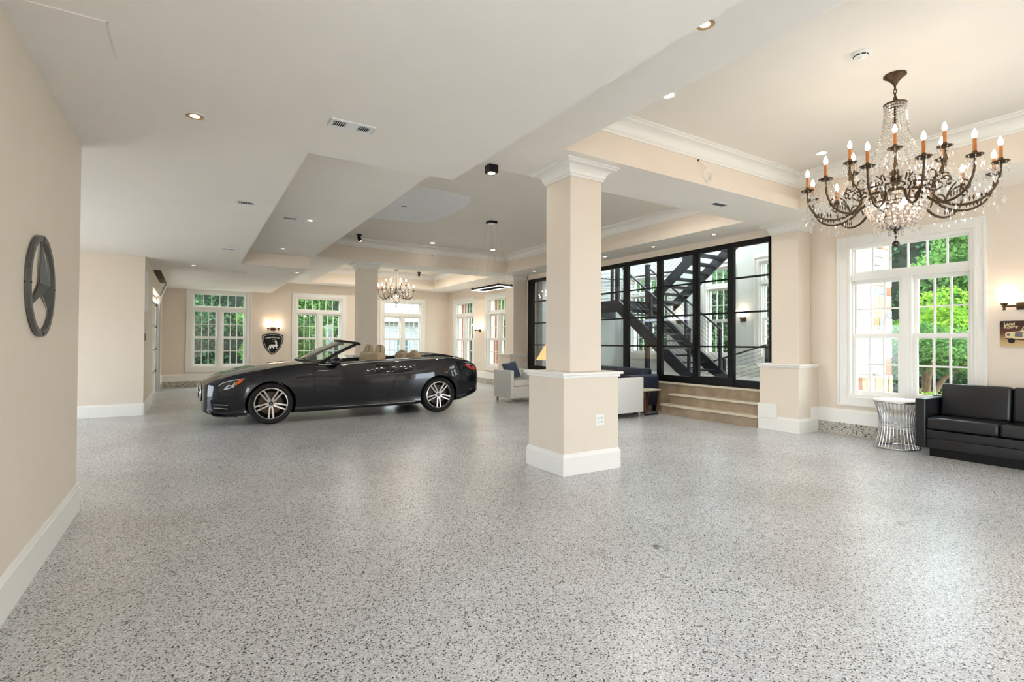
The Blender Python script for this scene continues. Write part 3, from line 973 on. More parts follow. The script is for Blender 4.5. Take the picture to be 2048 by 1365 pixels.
# ------------------------------------------------------------------ loose cable coils hanging from the fascias
def coil(label, loc, r, axis_rot, drop):
    t = thing('cable_coil', label, 'cable', loc, axis_rot, 'loose cable coils on the tray fascias')
    pts = [(0, 0.0, 0), (0.02, -0.03, -0.04), (0.05, -0.085, -drop * 0.5)]
    n = 64
    for i in range(n + 1):
        a = PI * 0.6 - i / n * 2 * PI * 2.6
        rr = r * (1 + 0.12 * math.sin(i * 0.7))
        pts.append((0.06 + rr * math.cos(a), -0.093 - 0.005 * (i % 3), -drop + rr * math.sin(a)))
    pts.append((0.16, -0.10, -drop + 0.05))
    MB().tube(pts, 0.0045, 6).build('cable', M['plate'], t, smooth=60)
    MB().lathe([(0.001, -0.006), (0.014, -0.006), (0.014, 0.0), (0.001, 0.0)], 12, axis='y').build('grommet', M['black'], t)
    return t
coil('coil of loose white cable hanging on the fascia near the big chandelier', (5.285, 4.125, 3.645), 0.075, 0, 0.21)
coil('small coil of loose cable on the fascia above the car', (5.22, 12.275, 3.62), 0.05, 0, 0.10)
coil('small coil of loose cable on the fascia in the corner above the far windows', (7.44, 17.0, 3.60), 0.05, -PI / 2, 0.08)
# ------------------------------------------------------------------ crystal chandelier
def chandelier(label, loc):
    t = thing('crystal_chandelier', label, 'chandelier', loc)
    br, cr = M['bronze'], M['crystal']
    MB().lathe([(0.001, 0), (0.085, 0), (0.088, -0.012), (0.07, -0.022), (0.035, -0.06), (0.018, -0.085), (0.012, -0.10), (0.001, -0.10)], 28).build('canopy', br, t, smooth=35)
    z = -0.10
    for i in range(4):
        pts = []
        for k in range(16):
            a = 2 * PI * k / 16
            u, w = 0.012 * math.cos(a), 0.024 * math.sin(a)
            pts.append((u, 0, z - 0.018 + w) if i % 2 == 0 else (0, u, z - 0.018 + w))
        MB().tube(pts, 0.004, 6, closed=True).build('chain_link', br, t, smooth=60)
        z -= 0.034
    # hook loop and crown plate
    pts = [(0.03 * math.cos(a), 0, -0.262 + 0.04 * math.sin(a)) for a in [PI * k / 12 for k in range(13)]]
    pts2 = [(0, p[0], p[2]) for p in pts]
    MB().tube(pts, 0.006, 6).tube(pts2, 0.006, 6).ball((0, 0, -0.225), 0.014).build('loop', br, t, smooth=60)
    MB().lathe([(0.001, -0.262), (0.04, -0.264), (0.085, -0.262), (0.092, -0.268), (0.088, -0.276), (0.05, -0.284), (0.001, -0.286)], 32).build('crown_plate', br, t, smooth=40)
    mb = MB()
    for k in range(20):
        a = 2 * PI * k / 20
        for j in range(2):
            mb.octa((0.085 * math.cos(a), 0.085 * math.sin(a), -0.29 - 0.022 * j), 0.008, 0.012)
    o = mb.build('crown_fringe', cr, t)
    o['kind'] = 'stuff'
    MB().lathe([(0.001, -0.28), (0.011, -0.28), (0.011, -0.80), (0.02, -0.82), (0.014, -0.86), (0.05, -0.90), (0.06, -0.94), (0.03, -0.99), (0.045, -1.03), (0.08, -1.06), (0.08, -1.08), (0.001, -1.09)], 20).build('stem', br, t, smooth=35)
    # bead strands from the crown to the rim
    for k in range(20):
        a = 2 * PI * (k + 0.5) / 20
        mb = MB()
        n = 30
        for i in range(n):
            s = i / (n - 1)
            r = 0.08 + 0.24 * s ** 2.1
            zz = -0.285 - 0.72 * s
            sz = 0.009 + 0.004 * s
            mb.octa((r * math.cos(a), r * math.sin(a), zz), sz, sz * 1.15)
            if i % 2 and i > 4:
                mb.octa((r * math.cos(a + 0.05), r * math.sin(a + 0.05), zz), sz * 0.8, sz)
        mb.build('bead_strand', cr, t)
    # rims of the basket
    R0, ZB = 0.262, -1.115
    MB().tube([(R0 * math.cos(2 * PI * k / 48), R0 * math.sin(2 * PI * k / 48), ZB) for k in range(48)], 0.010, 8, closed=True).build('basket_rim', br, t, smooth=60)
    MB().tube([(0.33 * math.cos(2 * PI * k / 48), 0.33 * math.sin(2 * PI * k / 48), ZB + 0.045) for k in range(48)], 0.007, 8, closed=True).build('basket_rim', br, t, smooth=60)
    def bowl(s):
        return (R0 * math.cos(s * PI / 2) ** 0.8 * 0.80 + R0 * 0.20 * (1 - s), ZB - 0.29 * math.sin(s * PI / 2) ** 1.0)
    for k in range(28):
        a = 2 * PI * k / 28
        pts = []
        for i in range(9):
            r, zz = bowl(i / 8)
            r = max(r, 0.035)
            pts.append((r * math.cos(a), r * math.sin(a), zz))
        MB().tube(pts, 0.0035, 5).build('basket_rib', M['ribm'], t, smooth=60)
    mb = MB()
    for j in range(11):
        r, zz = bowl(0.03 + j * 0.083)
        r = max(0.03, r - 0.012)
        n = max(10, int(2 * PI * r / 0.052))
        for k in range(n):
            a = 2 * PI * (k + 0.5 * (j % 2)) / n
            mb.ball((r * math.cos(a), r * math.sin(a), zz - 0.006), 0.0165, 6, 4)
    o = mb.build('basket_beads', cr, t)
    o['kind'] = 'stuff'
    MB().lathe([(0.001, -1.395), (0.062, -1.398), (0.066, -1.405), (0.03, -1.42), (0.015, -1.44), (0.009, -1.46), (0.001, -1.462)], 24).build('finial', br, t, smooth=40)
    MB().tube([(0, 0, -1.46), (0, 0, -1.53)], 0.002, 5).ball((0, 0, -1.49), 0.010).ball((0, 0, -1.55), 0.030, 14, 9).build('finial_ball', mat_ball, t, smooth=60)
    mb = MB()
    for k in range(12):
        a = 2 * PI * k / 12
        for j in range(3):
            mb.octa((0.055 * math.cos(a), 0.055 * math.sin(a), -1.42 - 0.024 * j), 0.006, 0.012)
    o = mb.build('finial_fringe', cr, t)
    o['kind'] = 'stuff'
    # inner bulbs in the basket
    for k in range(3):
        a = 2 * PI * k / 3
        MB().ball((0.10 * math.cos(a), 0.10 * math.sin(a), -1.19), 0.022, 10, 6, (1, 1, 1.5)).build('bulb', M['bulb'], t, smooth=60)
    # arms
    def bez(p, n=14):
        out = []
        m = len(p) - 1
        for i in range(n + 1):
            s = i / n
            q = [Vector(x) for x in p]
            while len(q) > 1:
                q = [q[j].lerp(q[j + 1], s) for j in range(len(q) - 1)]
            out.append(q[0])
        return out
    def arm_parts():
        res = {}
        lo = MB().tube(bez([(0.24, 0, -1.11), (0.36, 0, -1.36), (0.60, 0, -1.34), (0.715, 0, -1.22), (0.70, 0, -1.0)], 18), 0.010, 7, rs=[0.012 - 0.004 * i / 18 for i in range(19)])
        lo.tube(bez([(0.36, 0, -1.20), (0.42, 0, -1.00), (0.56, 0, -1.04), (0.55, 0, -1.20), (0.47, 0, -1.18), (0.475, 0, -1.12)], 18), 0.007, 6)
        lo.tube(bez([(0.26, 0, -1.08), (0.30, 0, -0.94), (0.40, 0, -0.96), (0.41, 0, -1.06), (0.36, 0, -1.06)], 12), 0.007, 6)
        for i in range(5):                                       # leaf barbs
            s = 0.46 + i * 0.025
            lo.octa((s + 0.05, 0, -1.245 + 0.004 * i), 0.008, 0.028)
        res['lo'] = lo.mesh('arm', br, smooth=60)
        hi = MB().tube(bez([(0.06, 0, -1.0), (0.16, 0, -1.14), (0.34, 0, -1.10), (0.40, 0, -0.98), (0.385, 0, -0.80)], 16), 0.009, 7)
        hi.tube(bez([(0.10, 0, -1.0), (0.16, 0, -0.86), (0.26, 0, -0.90), (0.24, 0, -1.0), (0.19, 0, -0.98)], 12), 0.006, 6)
        for i in range(6):
            hi.octa((0.392 + 0.002 * i, 0, -0.95 + 0.022 * i), 0.010, 0.016)
        res['hi'] = hi.mesh('arm', br, smooth=60)
        for key, r, zz in (('lo', 0.70, -1.0), ('hi', 0.385, -0.80)):
            res[key + 'b'] = MB().lathe([(0.001, zz - 0.012), (0.02, zz - 0.010), (0.045, zz - 0.002), (0.058, zz + 0.008), (0.056, zz + 0.012), (0.03, zz + 0.006), (0.016, zz + 0.010), (0.019, zz + 0.03), (0.014, zz + 0.04), (0.001, zz + 0.04)], 18, (r, 0, 0)).mesh('drip_pan', br, smooth=40)
            res[key + 's'] = MB().lathe([(0.001, zz + 0.03), (0.0135, zz + 0.03), (0.0135, zz + 0.135), (0.010, zz + 0.14), (0.001, zz + 0.14)], 14, (r, 0, 0)).mesh('candle_sleeve', M['sleeve'], smooth=40)
            res[key + 'u'] = MB().lathe([(0.001, zz + 0.138), (0.009, zz + 0.14), (0.0175, zz + 0.158), (0.0165, zz + 0.178), (0.009, zz + 0.200), (0.002, zz + 0.214), (0.0005, zz + 0.216)], 12, (r, 0, 0)).mesh('bulb', M['bulb'], smooth=80)
            mb = MB()
            for k in range(8):
                a = 2 * PI * k / 8
                x, y = r + 0.054 * math.cos(a), 0.054 * math.sin(a)
                for j in range(2):
                    mb.octa((x, y, zz - 0.006 - 0.018 * j), 0.006, 0.009)
                mb.octa((x, y, zz - 0.062), 0.0085, 0.026)
            if key == 'lo':
                for i in range(9):                               # swag under the arm
                    s = i / 8
                    x = 0.40 + 0.30 * s
                    mb.octa((x, 0.0, -1.30 - 0.035 * math.sin(PI * s) + 0.10 * s * s), 0.007, 0.010)
                    if i % 2 == 0:
                        mb.octa((x, 0.0, -1.345 - 0.035 * math.sin(PI * s) + 0.10 * s * s), 0.0085, 0.026)
                mb.octa((0.72, 0, -1.30), 0.018, 0.040)
                for i in range(34):                              # bead clusters between the scrolls
                    mb.octa((0.34 + 0.011 * i + 0.01 * math.sin(i * 3), 0.07 * math.sin(i * 2.1), -1.09 + 0.07 * math.sin(i * 1.7)), 0.010, 0.015)
                for i in range(15):                              # garland to the next arm
                    w = i / 14
                    ang = w * 2 * PI / 12
                    mb.octa((0.66 * math.cos(ang), 0.66 * math.sin(ang), -1.03 - 0.16 * math.sin(PI * w)), 0.009, 0.011)
                    if i % 3 == 1:
                        mb.octa((0.66 * math.cos(ang), 0.66 * math.sin(ang), -1.075 - 0.16 * math.sin(PI * w)), 0.009, 0.028)
            else:
                for i in range(26):
                    mb.octa((0.12 + 0.011 * i, 0.06 * math.sin(i * 2.1), -0.97 + 0.06 * math.sin(i * 1.7)), 0.010, 0.015)
            res[key + 'd'] = mb.mesh('crystal_drops', cr)
        return res
    R = arm_parts()
    for key, n, off in (('lo', 12, 0.0), ('hi', 6, 0.26)):
        for k in range(n):
            a = 2 * PI * k / n + off + 0.1
            o = link('arm', R[key], t, None, a)
            for q, nm in (('b', 'drip_pan'), ('s', 'candle_sleeve'), ('u', 'bulb'), ('d', 'crystal_drops')):
                c = link(nm, R[key + q], o)
                if q == 'd':
                    c['kind'] = 'stuff'
    return t
M['ribm'] = mat('rib_copper', rgb(170, 132, 104), 0.4, 0.7)
mat_ball = mat('smoky_ball', rgb(80, 74, 66), 0.06, 0.9)
ch1 = chandelier('large bronze and crystal chandelier near the wide window by the black sofa', (5.417, 2.085, ZT))
ch2 = dup(ch1, (5.30, 15.25, ZT), 0.3, 'bronze and crystal chandelier hanging behind the convertible by the far windows', scale=(0.78, 0.78, 0.88))
for c in (ch1, ch2):
    c['group'] = 'crystal chandeliers'
# ------------------------------------------------------------------ dark convertible (nose towards -X)
def ipol(tab, x):
    if x <= tab[0][0]:
        return tab[0][1]
    for (a, va), (b, vb) in zip(tab[:-1], tab[1:]):
        if x <= b:
            s = (x - a) / (b - a)
            return va + (vb - va) * s
    return tab[-1][1]
def spl(tab, x):
    """Catmull-Rom through the table"""
    if x <= tab[0][0]:
        return tab[0][1]
    if x >= tab[-1][0]:
        return tab[-1][1]
    for i in range(len(tab) - 1):
        if x <= tab[i + 1][0]:
            x0, y0 = tab[max(i - 1, 0)]
            x1, y1 = tab[i]
            x2, y2 = tab[i + 1]
            x3, y3 = tab[min(i + 2, len(tab) - 1)]
            s = (x - x1) / (x2 - x1)
            m1 = (y2 - y0) / (x2 - x0) * (x2 - x1) if x2 != x0 else 0
            m2 = (y3 - y1) / (x3 - x1) * (x2 - x1) if x3 != x1 else 0
            return (2 * s ** 3 - 3 * s ** 2 + 1) * y1 + (s ** 3 - 2 * s ** 2 + s) * m1 + (-2 * s ** 3 + 3 * s ** 2) * y2 + (s ** 3 - s ** 2) * m2
CW = [(0.0, 0.60), (0.05, 0.70), (0.12, 0.775), (0.22, 0.835), (0.36, 0.882), (0.55, 0.918), (0.8, 0.94), (1.2, 0.945), (1.8, 0.940), (2.4, 0.942), (3.0, 0.945), (3.5, 0.950), (4.0, 0.952), (4.3, 0.942), (4.55, 0.918), (4.72, 0.885), (4.85, 0.835), (4.93, 0.77), (4.98, 0.68)]
CZS = [(0.0, 0.655), (0.06, 0.69), (0.15, 0.735), (0.42, 0.825), (0.79, 0.893), (1.235, 0.970), (1.585, 1.012), (1.8, 1.0), (2.2, 1.005), (2.73, 1.040), (3.3, 1.060), (3.93, 1.088), (4.15, 1.085), (4.4, 1.055), (4.66, 1.015), (4.80, 0.965), (4.90, 0.90), (4.98, 0.80)]
CZC = [(0.0, 0.665), (0.06, 0.71), (0.12, 0.755), (0.25, 0.825), (0.416, 0.885), (0.76, 0.957), (1.12, 1.0), (1.45, 1.03), (1.7, 1.04), (2.2, 1.05), (3.3, 1.08), (3.85, 1.13), (4.1, 1.135), (4.47, 1.090), (4.66, 1.058), (4.78, 1.02), (4.90, 0.92), (4.98, 0.82)]
CZB = [(0.0, 0.25), (0.08, 0.20), (0.25, 0.165), (0.5, 0.155), (1.4, 0.155), (2.4, 0.165), (3.6, 0.180), (4.4, 0.20), (4.7, 0.27), (4.90, 0.34), (4.98, 0.38)]
SEC = [(0.0, 0.0), (0.55, 0.0), (0.86, 0.0), (0.945, 0.02), (0.975, 0.06), (0.962, 0.13), (0.972, 0.22), (0.990, 0.36), (1.0, 0.50), (0.998, 0.62), (0.985, 0.73), (0.968, 0.84), (0.952, 0.925), (0.938, 0.968), (0.922, 0.990), (0.900, 1.0)]
TOPN = [0.875, 0.80, 0.62, 0.40, 0.2, 0.0]
def section(x):
    W, zs, zc, zb = spl(CW, x), spl(CZS, x), spl(CZC, x), spl(CZB, x)
    pts = [(f * W, zb + (zs - zb) * t) for f, t in SEC]
    for f in TOPN:
        s = 1 - f / 0.900
        pts.append((f * W, zs + (zc - zs) * (1 - (1 - s) ** 2.0)))
    return pts
xs = [0.0, 0.03, 0.07, 0.12, 0.2, 0.3, 0.42, 0.55, 0.7, 0.85, 1.0, 1.15, 1.3, 1.45, 1.6, 1.8, 2.0, 2.3, 2.6, 2.9, 3.2, 3.45, 3.65, 3.85, 4.0, 4.15, 4.3, 4.45, 4.58, 4.68, 4.76, 4.83, 4.89, 4.94, 4.98]
def car_body_mesh():
    mb = MB()
    rows = []
    for x in xs:
        s = section(x)
        full = [(x, -y, z) for y, z in s] + [(x, y, z) for y, z in reversed(s[1:-1])]
        rows.append(full)
    n = len(rows[0])
    vs = [v for r in rows for v in r]
    fs = []
    for i in range(len(rows) - 1):
        for k in range(n):
            l = (k + 1) % n
            fs.append((i * n + k, i * n + l, (i + 1) * n + l, (i + 1) * n + k))
    # end caps: a row of quads across each end
    h = n // 2
    for base, rev in ((0, False), ((len(rows) - 1) * n, True)):
        for k in range(h):
            a, b = base + k, base + k + 1
            c, d = base + (n - k - 1) % n, base + (n - k) % n
            q = [a, b, c, d]
            q2 = []
            for v in q:
                if v not in q2:
                    q2.append(v)
            if len(q2) >= 3:
                fs.append(tuple(q2[::-1]) if not rev else tuple(q2))
    mb.add(vs, fs)
    return mb.mesh('body', M['paint'])
M['paint'] = mat('midnight_paint', rgb(12, 16, 25), 0.4, 0.0, 0.08, coat=1.0)
M['tyre'] = mat('tyre_rubber', rgb(20, 20, 21), 0.75, bump=0.15, bscale=90)
M['rim'] = mat('machined_alloy', rgb(198, 196, 194), 0.25, 1.0)
M['rimdark'] = mat('dark_alloy', rgb(52, 52, 55), 0.4, 0.8)
M['tan'] = mat('tan_leather', rgb(192, 168, 136), 0.5, bump=0.1, bscale=150, var=0.05, vscale=9)
M['piping'] = mat('brown_piping', rgb(92, 70, 50), 0.5)
M['dash'] = mat('black_dash', rgb(20, 20, 22), 0.5)
M['lens'] = mat('clear_lens', rgb(190, 200, 210), 0.08, 0.2, coat=1.0)
M['lensdark'] = mat('smoked_lens', rgb(22, 25, 30), 0.08, 0.0, coat=1.0)
M['amber'] = mat('amber_lens', rgb(226, 92, 24), 0.15, coat=1.0)
M['red'] = mat('red_lens', rgb(184, 16, 22), 0.12, coat=1.0)
M['discm'] = mat('brake_iron', rgb(92, 78, 68), 0.5, 0.6)
M['gap'] = mat('panel_gap', rgb(4, 4, 5), 0.9)
M['carglass'] = glass_mat('windscreen_glass', (0.90, 0.95, 0.93), 1.2)
CX0, CY0 = 0.13, 10.235
car = thing('convertible_car', 'dark blue-black convertible with open top, tan seats and twin-spoke alloy wheels', 'car', (CX0, CY0, 0))

def evaluate(ob):
    dg = bpy.context.evaluated_depsgraph_get()
    dg.update()
    return bpy.data.meshes.new_from_object(ob.evaluated_get(dg))
WHEELS = [(0.985, 0.335), (4.0, 0.340)]
tmp = link('car_tmp', car_body_mesh())
ms = tmp.modifiers.new('s', 'SUBSURF')
ms.levels = ms.render_levels = 2
full_body = evaluate(tmp)
bvh = BVHTree.FromPolygons([v.co[:] for v in full_body.vertices], [p.vertices[:] for p in full_body.polygons])
cuts = []
for (wx, wz), R in zip(WHEELS, (0.385, 0.392)):
    for s in (-1, 1):
        c = link('cut', MB().lathe([(R, 0.56), (R, 1.2)], 56, (wx, 0, wz), 'y').xf(Matrix.Scale(s, 4, (0, 1, 0))).mesh('cut', M['dash']))
        cuts.append(c)
plan = [(1.60, 0.0), (1.63, 0.35), (1.70, 0.62), (1.80, 0.745), (3.70, 0.755), (3.88, 0.70), (3.97, 0.45), (3.98, 0.0)]
poly = plan + [(x, -y) for x, y in reversed(plan[1:-1])]
cuts.append(link('cut', MB().prism(poly, 'z', 0.42, 2.0).mesh('cut', M['dash'])))
for c in cuts:
    m_ = tmp.modifiers.new('b', 'BOOLEAN')
    m_.operation = 'DIFFERENCE'
    m_.solver = 'EXACT'
    m_.object = c
bm_ = evaluate(tmp)
for c in cuts + [tmp]:
    bpy.data.objects.remove(c)
bm_.materials.clear()
bm_.materials.append(M['paint'])
bm_.materials.append(M['dash'])
for p in bm_.polygons:
    c = p.center
    inwell = any((c.x - wx) ** 2 + (c.z - wz) ** 2 < 0.388 ** 2 and abs(c.y) > 0.5 and abs(abs(c.y) - 0.9) > 0.0 and abs(p.normal.y) < 0.5 and abs(c.y) < 0.945 and p.normal.dot(Vector((wx - c.x, 0, wz - c.z))) > 0 for wx, wz in WHEELS)
    intub = 1.58 < c.x < 4.0 and abs(c.y) < 0.762 and c.z < 1.2 and (abs(p.normal.z) < 0.5 or c.z < 0.5) and c.z > 0.40
    under = p.normal.z < -0.8
    p.material_index = 1 if (inwell or intub or under) else 0
bm_.polygons.foreach_set('use_smooth', [True] * len(bm_.polygons))
bm_.set_sharp_from_angle(angle=math.radians(32))
link('body', bm_, car)

def onbody(x, z, side=-1, d=(0.0, 1.0, 0.0), off=0.003):
    """project a point of the side view onto the body along d (mirrored for the other side)"""
    d = Vector(d).normalized()
    o = Vector((x, -0.86, z)) - d * 2.0
    hit, nrm, idx, dist = bvh.ray_cast(o, d)
    if hit is None:
        hit, nrm, idx, dist = bvh.find_nearest(Vector((x, -0.9, z)))
    if nrm.dot(d) > 0:
        nrm = -nrm
    p = hit + nrm * off
    return p if side < 0 else Vector((p.x, -p.y, p.z))
def strip(name, m, top, bot, nj=3, side=-1, d=(0, 1, 0), off=0.004, parent=None, sub=4, under=0.02):
    """patch lofted between two polylines of the side view, wrapped on the body, with thickness"""
    def refine(pl):
        out = []
        for a, b in zip(pl[:-1], pl[1:]):
            for k in range(sub):
                s = k / sub
                out.append((a[0] + (b[0] - a[0]) * s, a[1] + (b[1] - a[1]) * s))
        out.append(pl[-1])
        return out
    T, B = refine(top), refine(bot)
    n = len(T)
    mb = MB()
    vs = []
    for o_ in (off, off - under):
        for j in range(nj + 1):
            s = j / nj
            for i in range(n):
                vs.append(onbody(T[i][0] + (B[i][0] - T[i][0]) * s, T[i][1] + (B[i][1] - T[i][1]) * s, side, d, o_))
    q = (nj + 1) * n
    fs = []
    for j in range(nj):
        for i in range(n - 1):
            a = j * n + i
            fs.append((a, a + 1, a + n + 1, a + n))
            fs.append((q + a, q + a + n, q + a + n + 1, q + a + 1))
    rim = [i for i in range(n)] + [j * n + n - 1 for j in range(1, nj + 1)] + [nj * n + i for i in range(n - 2, -1, -1)] + [j * n for j in range(nj - 1, 0, -1)]
    for a, b in zip(rim, rim[1:] + rim[:1]):
        fs.append((a, b, b + q, a + q))
    mb.add(vs, fs)
    return mb.build(name, m, parent or car, smooth=50)
def seam(pts, side=-1, r=0.0035, d=(0, 1, 0), m=None, name='panel_gap', off=0.0):
    P_ = []
    for a, b in zip(pts[:-1], pts[1:]):
        for k in range(6):
            s = k / 6
            P_.append(onbody(a[0] + (b[0] - a[0]) * s, a[1] + (b[1] - a[1]) * s, side, d, off))
    P_.append(onbody(*pts[-1], side, d, off))
    return MB().tube(P_, r, 6).build(name, m or M['gap'], car, smooth=60)
DN = (0.45, 1.0, 0.0)
for s in (-1, 1):
    # doors, panel gaps, trim
    seam([(1.66, 0.985), (1.655, 0.80), (1.69, 0.50), (1.72, 0.265), (1.80, 0.235), (2.80, 0.25), (2.96, 0.30), (3.04, 0.45), (3.11, 0.70), (3.12, 0.86), (3.02, 1.045)], s)
    seam([(0.30, 0.785), (0.6, 0.862), (1.0, 0.928), (1.4, 0.99), (1.58, 1.012)], s, d=(0, 1, -0.25))
    seam([(0.63, 0.765), (0.72, 0.72)], s, 0.0025)
    seam([(4.42, 0.205), (4.40, 0.34), (4.44, 0.60), (4.50, 0.78), (4.545, 0.90)], s, 0.003)
    # chrome waist line
    wx_ = [1.74, 1.95, 2.2, 2.5, 2.73, 3.0, 3.3, 3.6, 3.93, 4.13]
    strip('waist_trim', M['silver'], [(x, spl(CZS, x) - 0.016) for x in wx_], [(x, spl(CZS, x) - 0.034) for x in wx_], 2, s, off=0.006)
    # sill blade
    strip('sill_blade', M['dash'], [(1.44, 0.185), (2.5, 0.19), (3.56, 0.205)], [(1.44, 0.155), (2.5, 0.162), (3.56, 0.178)], 1, s, off=0.012)
    strip('sill_line', M['chrome'], [(1.95, 0.232), (2.6, 0.236), (3.5, 0.246)], [(1.95, 0.226), (2.6, 0.230), (3.5, 0.240)], 1, s, off=0.003)
    # door handle
    h = strip('door_handle', M['paint'], [(2.75, 0.965), (2.86, 0.972), (2.97, 0.966)], [(2.75, 0.938), (2.86, 0.934), (2.97, 0.938)], 3, s, off=0.028, under=0.02)
    strip('handle_recess', M['gap'], [(2.77, 0.955), (2.95, 0.955)], [(2.77, 0.925), (2.95, 0.925)], 2, s, off=0.0025)
    # headlight
    hl = strip('headlight', M['lensdark'], [(0.185, 0.655), (0.27, 0.715), (0.42, 0.752), (0.625, 0.785)], [(0.20, 0.555), (0.30, 0.59), (0.43, 0.635), (0.56, 0.70)], 4, s, DN, 0.004)
    strip('lamp_brow', M['lens'], [(0.20, 0.668), (0.27, 0.712), (0.42, 0.748), (0.60, 0.778)], [(0.20, 0.652), (0.27, 0.698), (0.42, 0.736), (0.60, 0.768)], 2, s, DN, 0.007, hl)
    strip('lamp_tube', M['lens'], [(0.30, 0.615), (0.36, 0.675), (0.42, 0.665), (0.46, 0.715)], [(0.33, 0.605), (0.37, 0.655), (0.43, 0.645), (0.47, 0.695)], 2, s, DN, 0.007, hl)
    strip('lamp_base', M['lens'], [(0.29, 0.605), (0.36, 0.622), (0.45, 0.655)], [(0.30, 0.592), (0.37, 0.608), (0.46, 0.641)], 2, s, DN, 0.007, hl)
    strip('turn_signal', M['amber'], [(0.49, 0.725), (0.535, 0.750), (0.60, 0.768)], [(0.455, 0.650), (0.50, 0.678), (0.56, 0.715)], 3, s, DN, 0.008, hl)
    # bumper air intake with blades
    iv = strip('bumper_intake', M['gap'], [(0.075, 0.44), (0.18, 0.43), (0.30, 0.405), (0.385, 0.33)], [(0.10, 0.30), (0.18, 0.245), (0.28, 0.235), (0.40, 0.262)], 4, s, DN, 0.004)
    for z0, z1 in ((0.368, 0.352), (0.318, 0.292)):
        strip('intake_blade', M['silver'], [(0.13, z0), (0.25, (z0 + z1) / 2 + 0.006), (0.36, z1 + 0.004)], [(0.13, z0 - 0.011), (0.25, (z0 + z1) / 2 - 0.006), (0.36, z1 - 0.008)], 1, s, DN, 0.012, iv)
    strip('splitter', M['paint'], [(0.03, 0.268), (0.15, 0.205), (0.30, 0.178), (0.46, 0.172)], [(0.03, 0.245), (0.15, 0.185), (0.30, 0.160), (0.46, 0.157)], 1, s, DN, 0.022)
    # taillight
    DT = (-0.5, 1.0, 0.0)
    tl = strip('taillight', M['red'], [(4.56, 0.932), (4.66, 0.94), (4.76, 0.93), (4.86, 0.90)], [(4.63, 0.865), (4.72, 0.838), (4.80, 0.825), (4.90, 0.82)], 3, s, DT, 0.005)
    strip('lamp_insert', M['lensdark'], [(4.70, 0.925), (4.78, 0.917), (4.84, 0.90)], [(4.72, 0.875), (4.79, 0.865), (4.85, 0.86)], 2, s, DT, 0.008, tl)
    strip('lamp_insert', M['lens'], [(4.60, 0.935), (4.70, 0.943)], [(4.62, 0.925), (4.72, 0.932)], 1, s, DT, 0.009, tl)
    # side reflector and fuel flap
    strip('side_marker', M['red'], [(4.70, 0.425), (4.76, 0.435)], [(4.70, 0.412), (4.76, 0.42)], 1, s, DT, 0.004)
    seam([(3.86, 0.945), (3.98, 0.965), (4.06, 0.965), (3.95, 0.94), (3.86, 0.945)], s, 0.0025, m=M['gap'])
    # door mirror
    mz = 1.005
    mx, my = 2.01, s * 1.045
    mm = MB().ball((0, 0, 0), 0.1, 16, 10, (0.95, 1.05, 0.72))
    mm.v = [(mx + x * (1.15 if x < 0 else 0.85), my + y, mz + 0.03 + z) for x, y, z in mm.v]
    mo = mm.build('door_mirror', M['paint'], car, smooth=60)
    MB().add(*_frustum(mx - 0.09, mx + 0.03, my - s * 0.15 - 0.03, my - s * 0.15 + 0.03, 0.955, mx - 0.06, mx + 0.05, my - s * 0.05 - 0.03, my - s * 0.05 + 0.03, 0.985)).build('mirror_foot', M['dash'], mo)
    mb = MB().ball((0, 0, 0), 0.1, 16, 10, (0.92, 1.02, 0.10))
    mb.v = [(mx + 0.005 + x * (1.15 if x < 0 else 0.85), my + y * 1.03, mz + 0.012 + z) for x, y, z in mb.v]
    mb.build('mirror_band', M['silver'], mo, smooth=60)
# grille with star, seen from the side
def front(x_in, y, z):
    hit, nrm, i, d = bvh.ray_cast(Vector((-0.6, y, z)), Vector((1, 0, 0)))
    return (hit.x if hit else 0.0)
gy = [-0.47, -0.45, -0.36, -0.2, 0, 0.2, 0.36, 0.45, 0.47]
def grille_outline(g, n=40, ry=0.46, rz=0.155, zc=0.53):
    out = []
    for k in range(n):
        a = 2 * PI * k / n
        c, s_ = math.cos(a), math.sin(a)
        y = ry * math.copysign(abs(c) ** 0.5, c)
        z = zc + rz * math.copysign(abs(s_) ** 0.7, s_)
        out.append((front(0, y, z) - 0.012 - g, y, z))
    return out
og = grille_outline(0.0)
mb = MB()
n = len(og)
mb.add([(p[0], p[1], p[2]) for p in og] + [(p[0] + 0.03, p[1], p[2]) for p in og], [tuple(range(n))] + [(i, (i + 1) % n, (i + 1) % n + n, i + n) for i in range(n)])
gr = mb.build('grille', M['gap'], car)
MB().tube(grille_outline(0.004), 0.012, 8, closed=True).build('grille_surround', M['chrome'], gr, smooth=60)
MB().tube([(front(0, y, 0.53) - 0.03, y, 0.53) for y in [-0.44 + 0.11 * i for i in range(9)]], 0.014, 8).build('grille_bar', M['chrome'], gr, smooth=60)
xs_ = front(0, 0, 0.53) - 0.05
pts = [(xs_, 0.115 * math.cos(2 * PI * k / 40), 0.53 + 0.115 * math.sin(2 * PI * k / 40)) for k in range(40)]
em = MB().tube(pts, 0.011, 8, closed=True)
for k in range(3):
    a = PI / 2 + k * 2 * PI / 3
    tip = (0.112 * math.cos(a), 0.112 * math.sin(a))
    l_ = (0.02 * math.cos(a + PI / 3), 0.02 * math.sin(a + PI / 3))
    r_ = (0.02 * math.cos(a - PI / 3), 0.02 * math.sin(a - PI / 3))
    em.add([(xs_, tip[0], 0.53 + tip[1]), (xs_, l_[0], 0.53 + l_[1]), (xs_, r_[0], 0.53 + r_[1]), (xs_ - 0.014, 0, 0.53), (xs_ + 0.012, 0, 0.53)],
           [(0, 1, 3), (0, 3, 2), (0, 4, 1), (0, 2, 4), (1, 2, 3), (1, 4, 2)])
em.build('star_emblem', M['chrome'], gr, smooth=30)
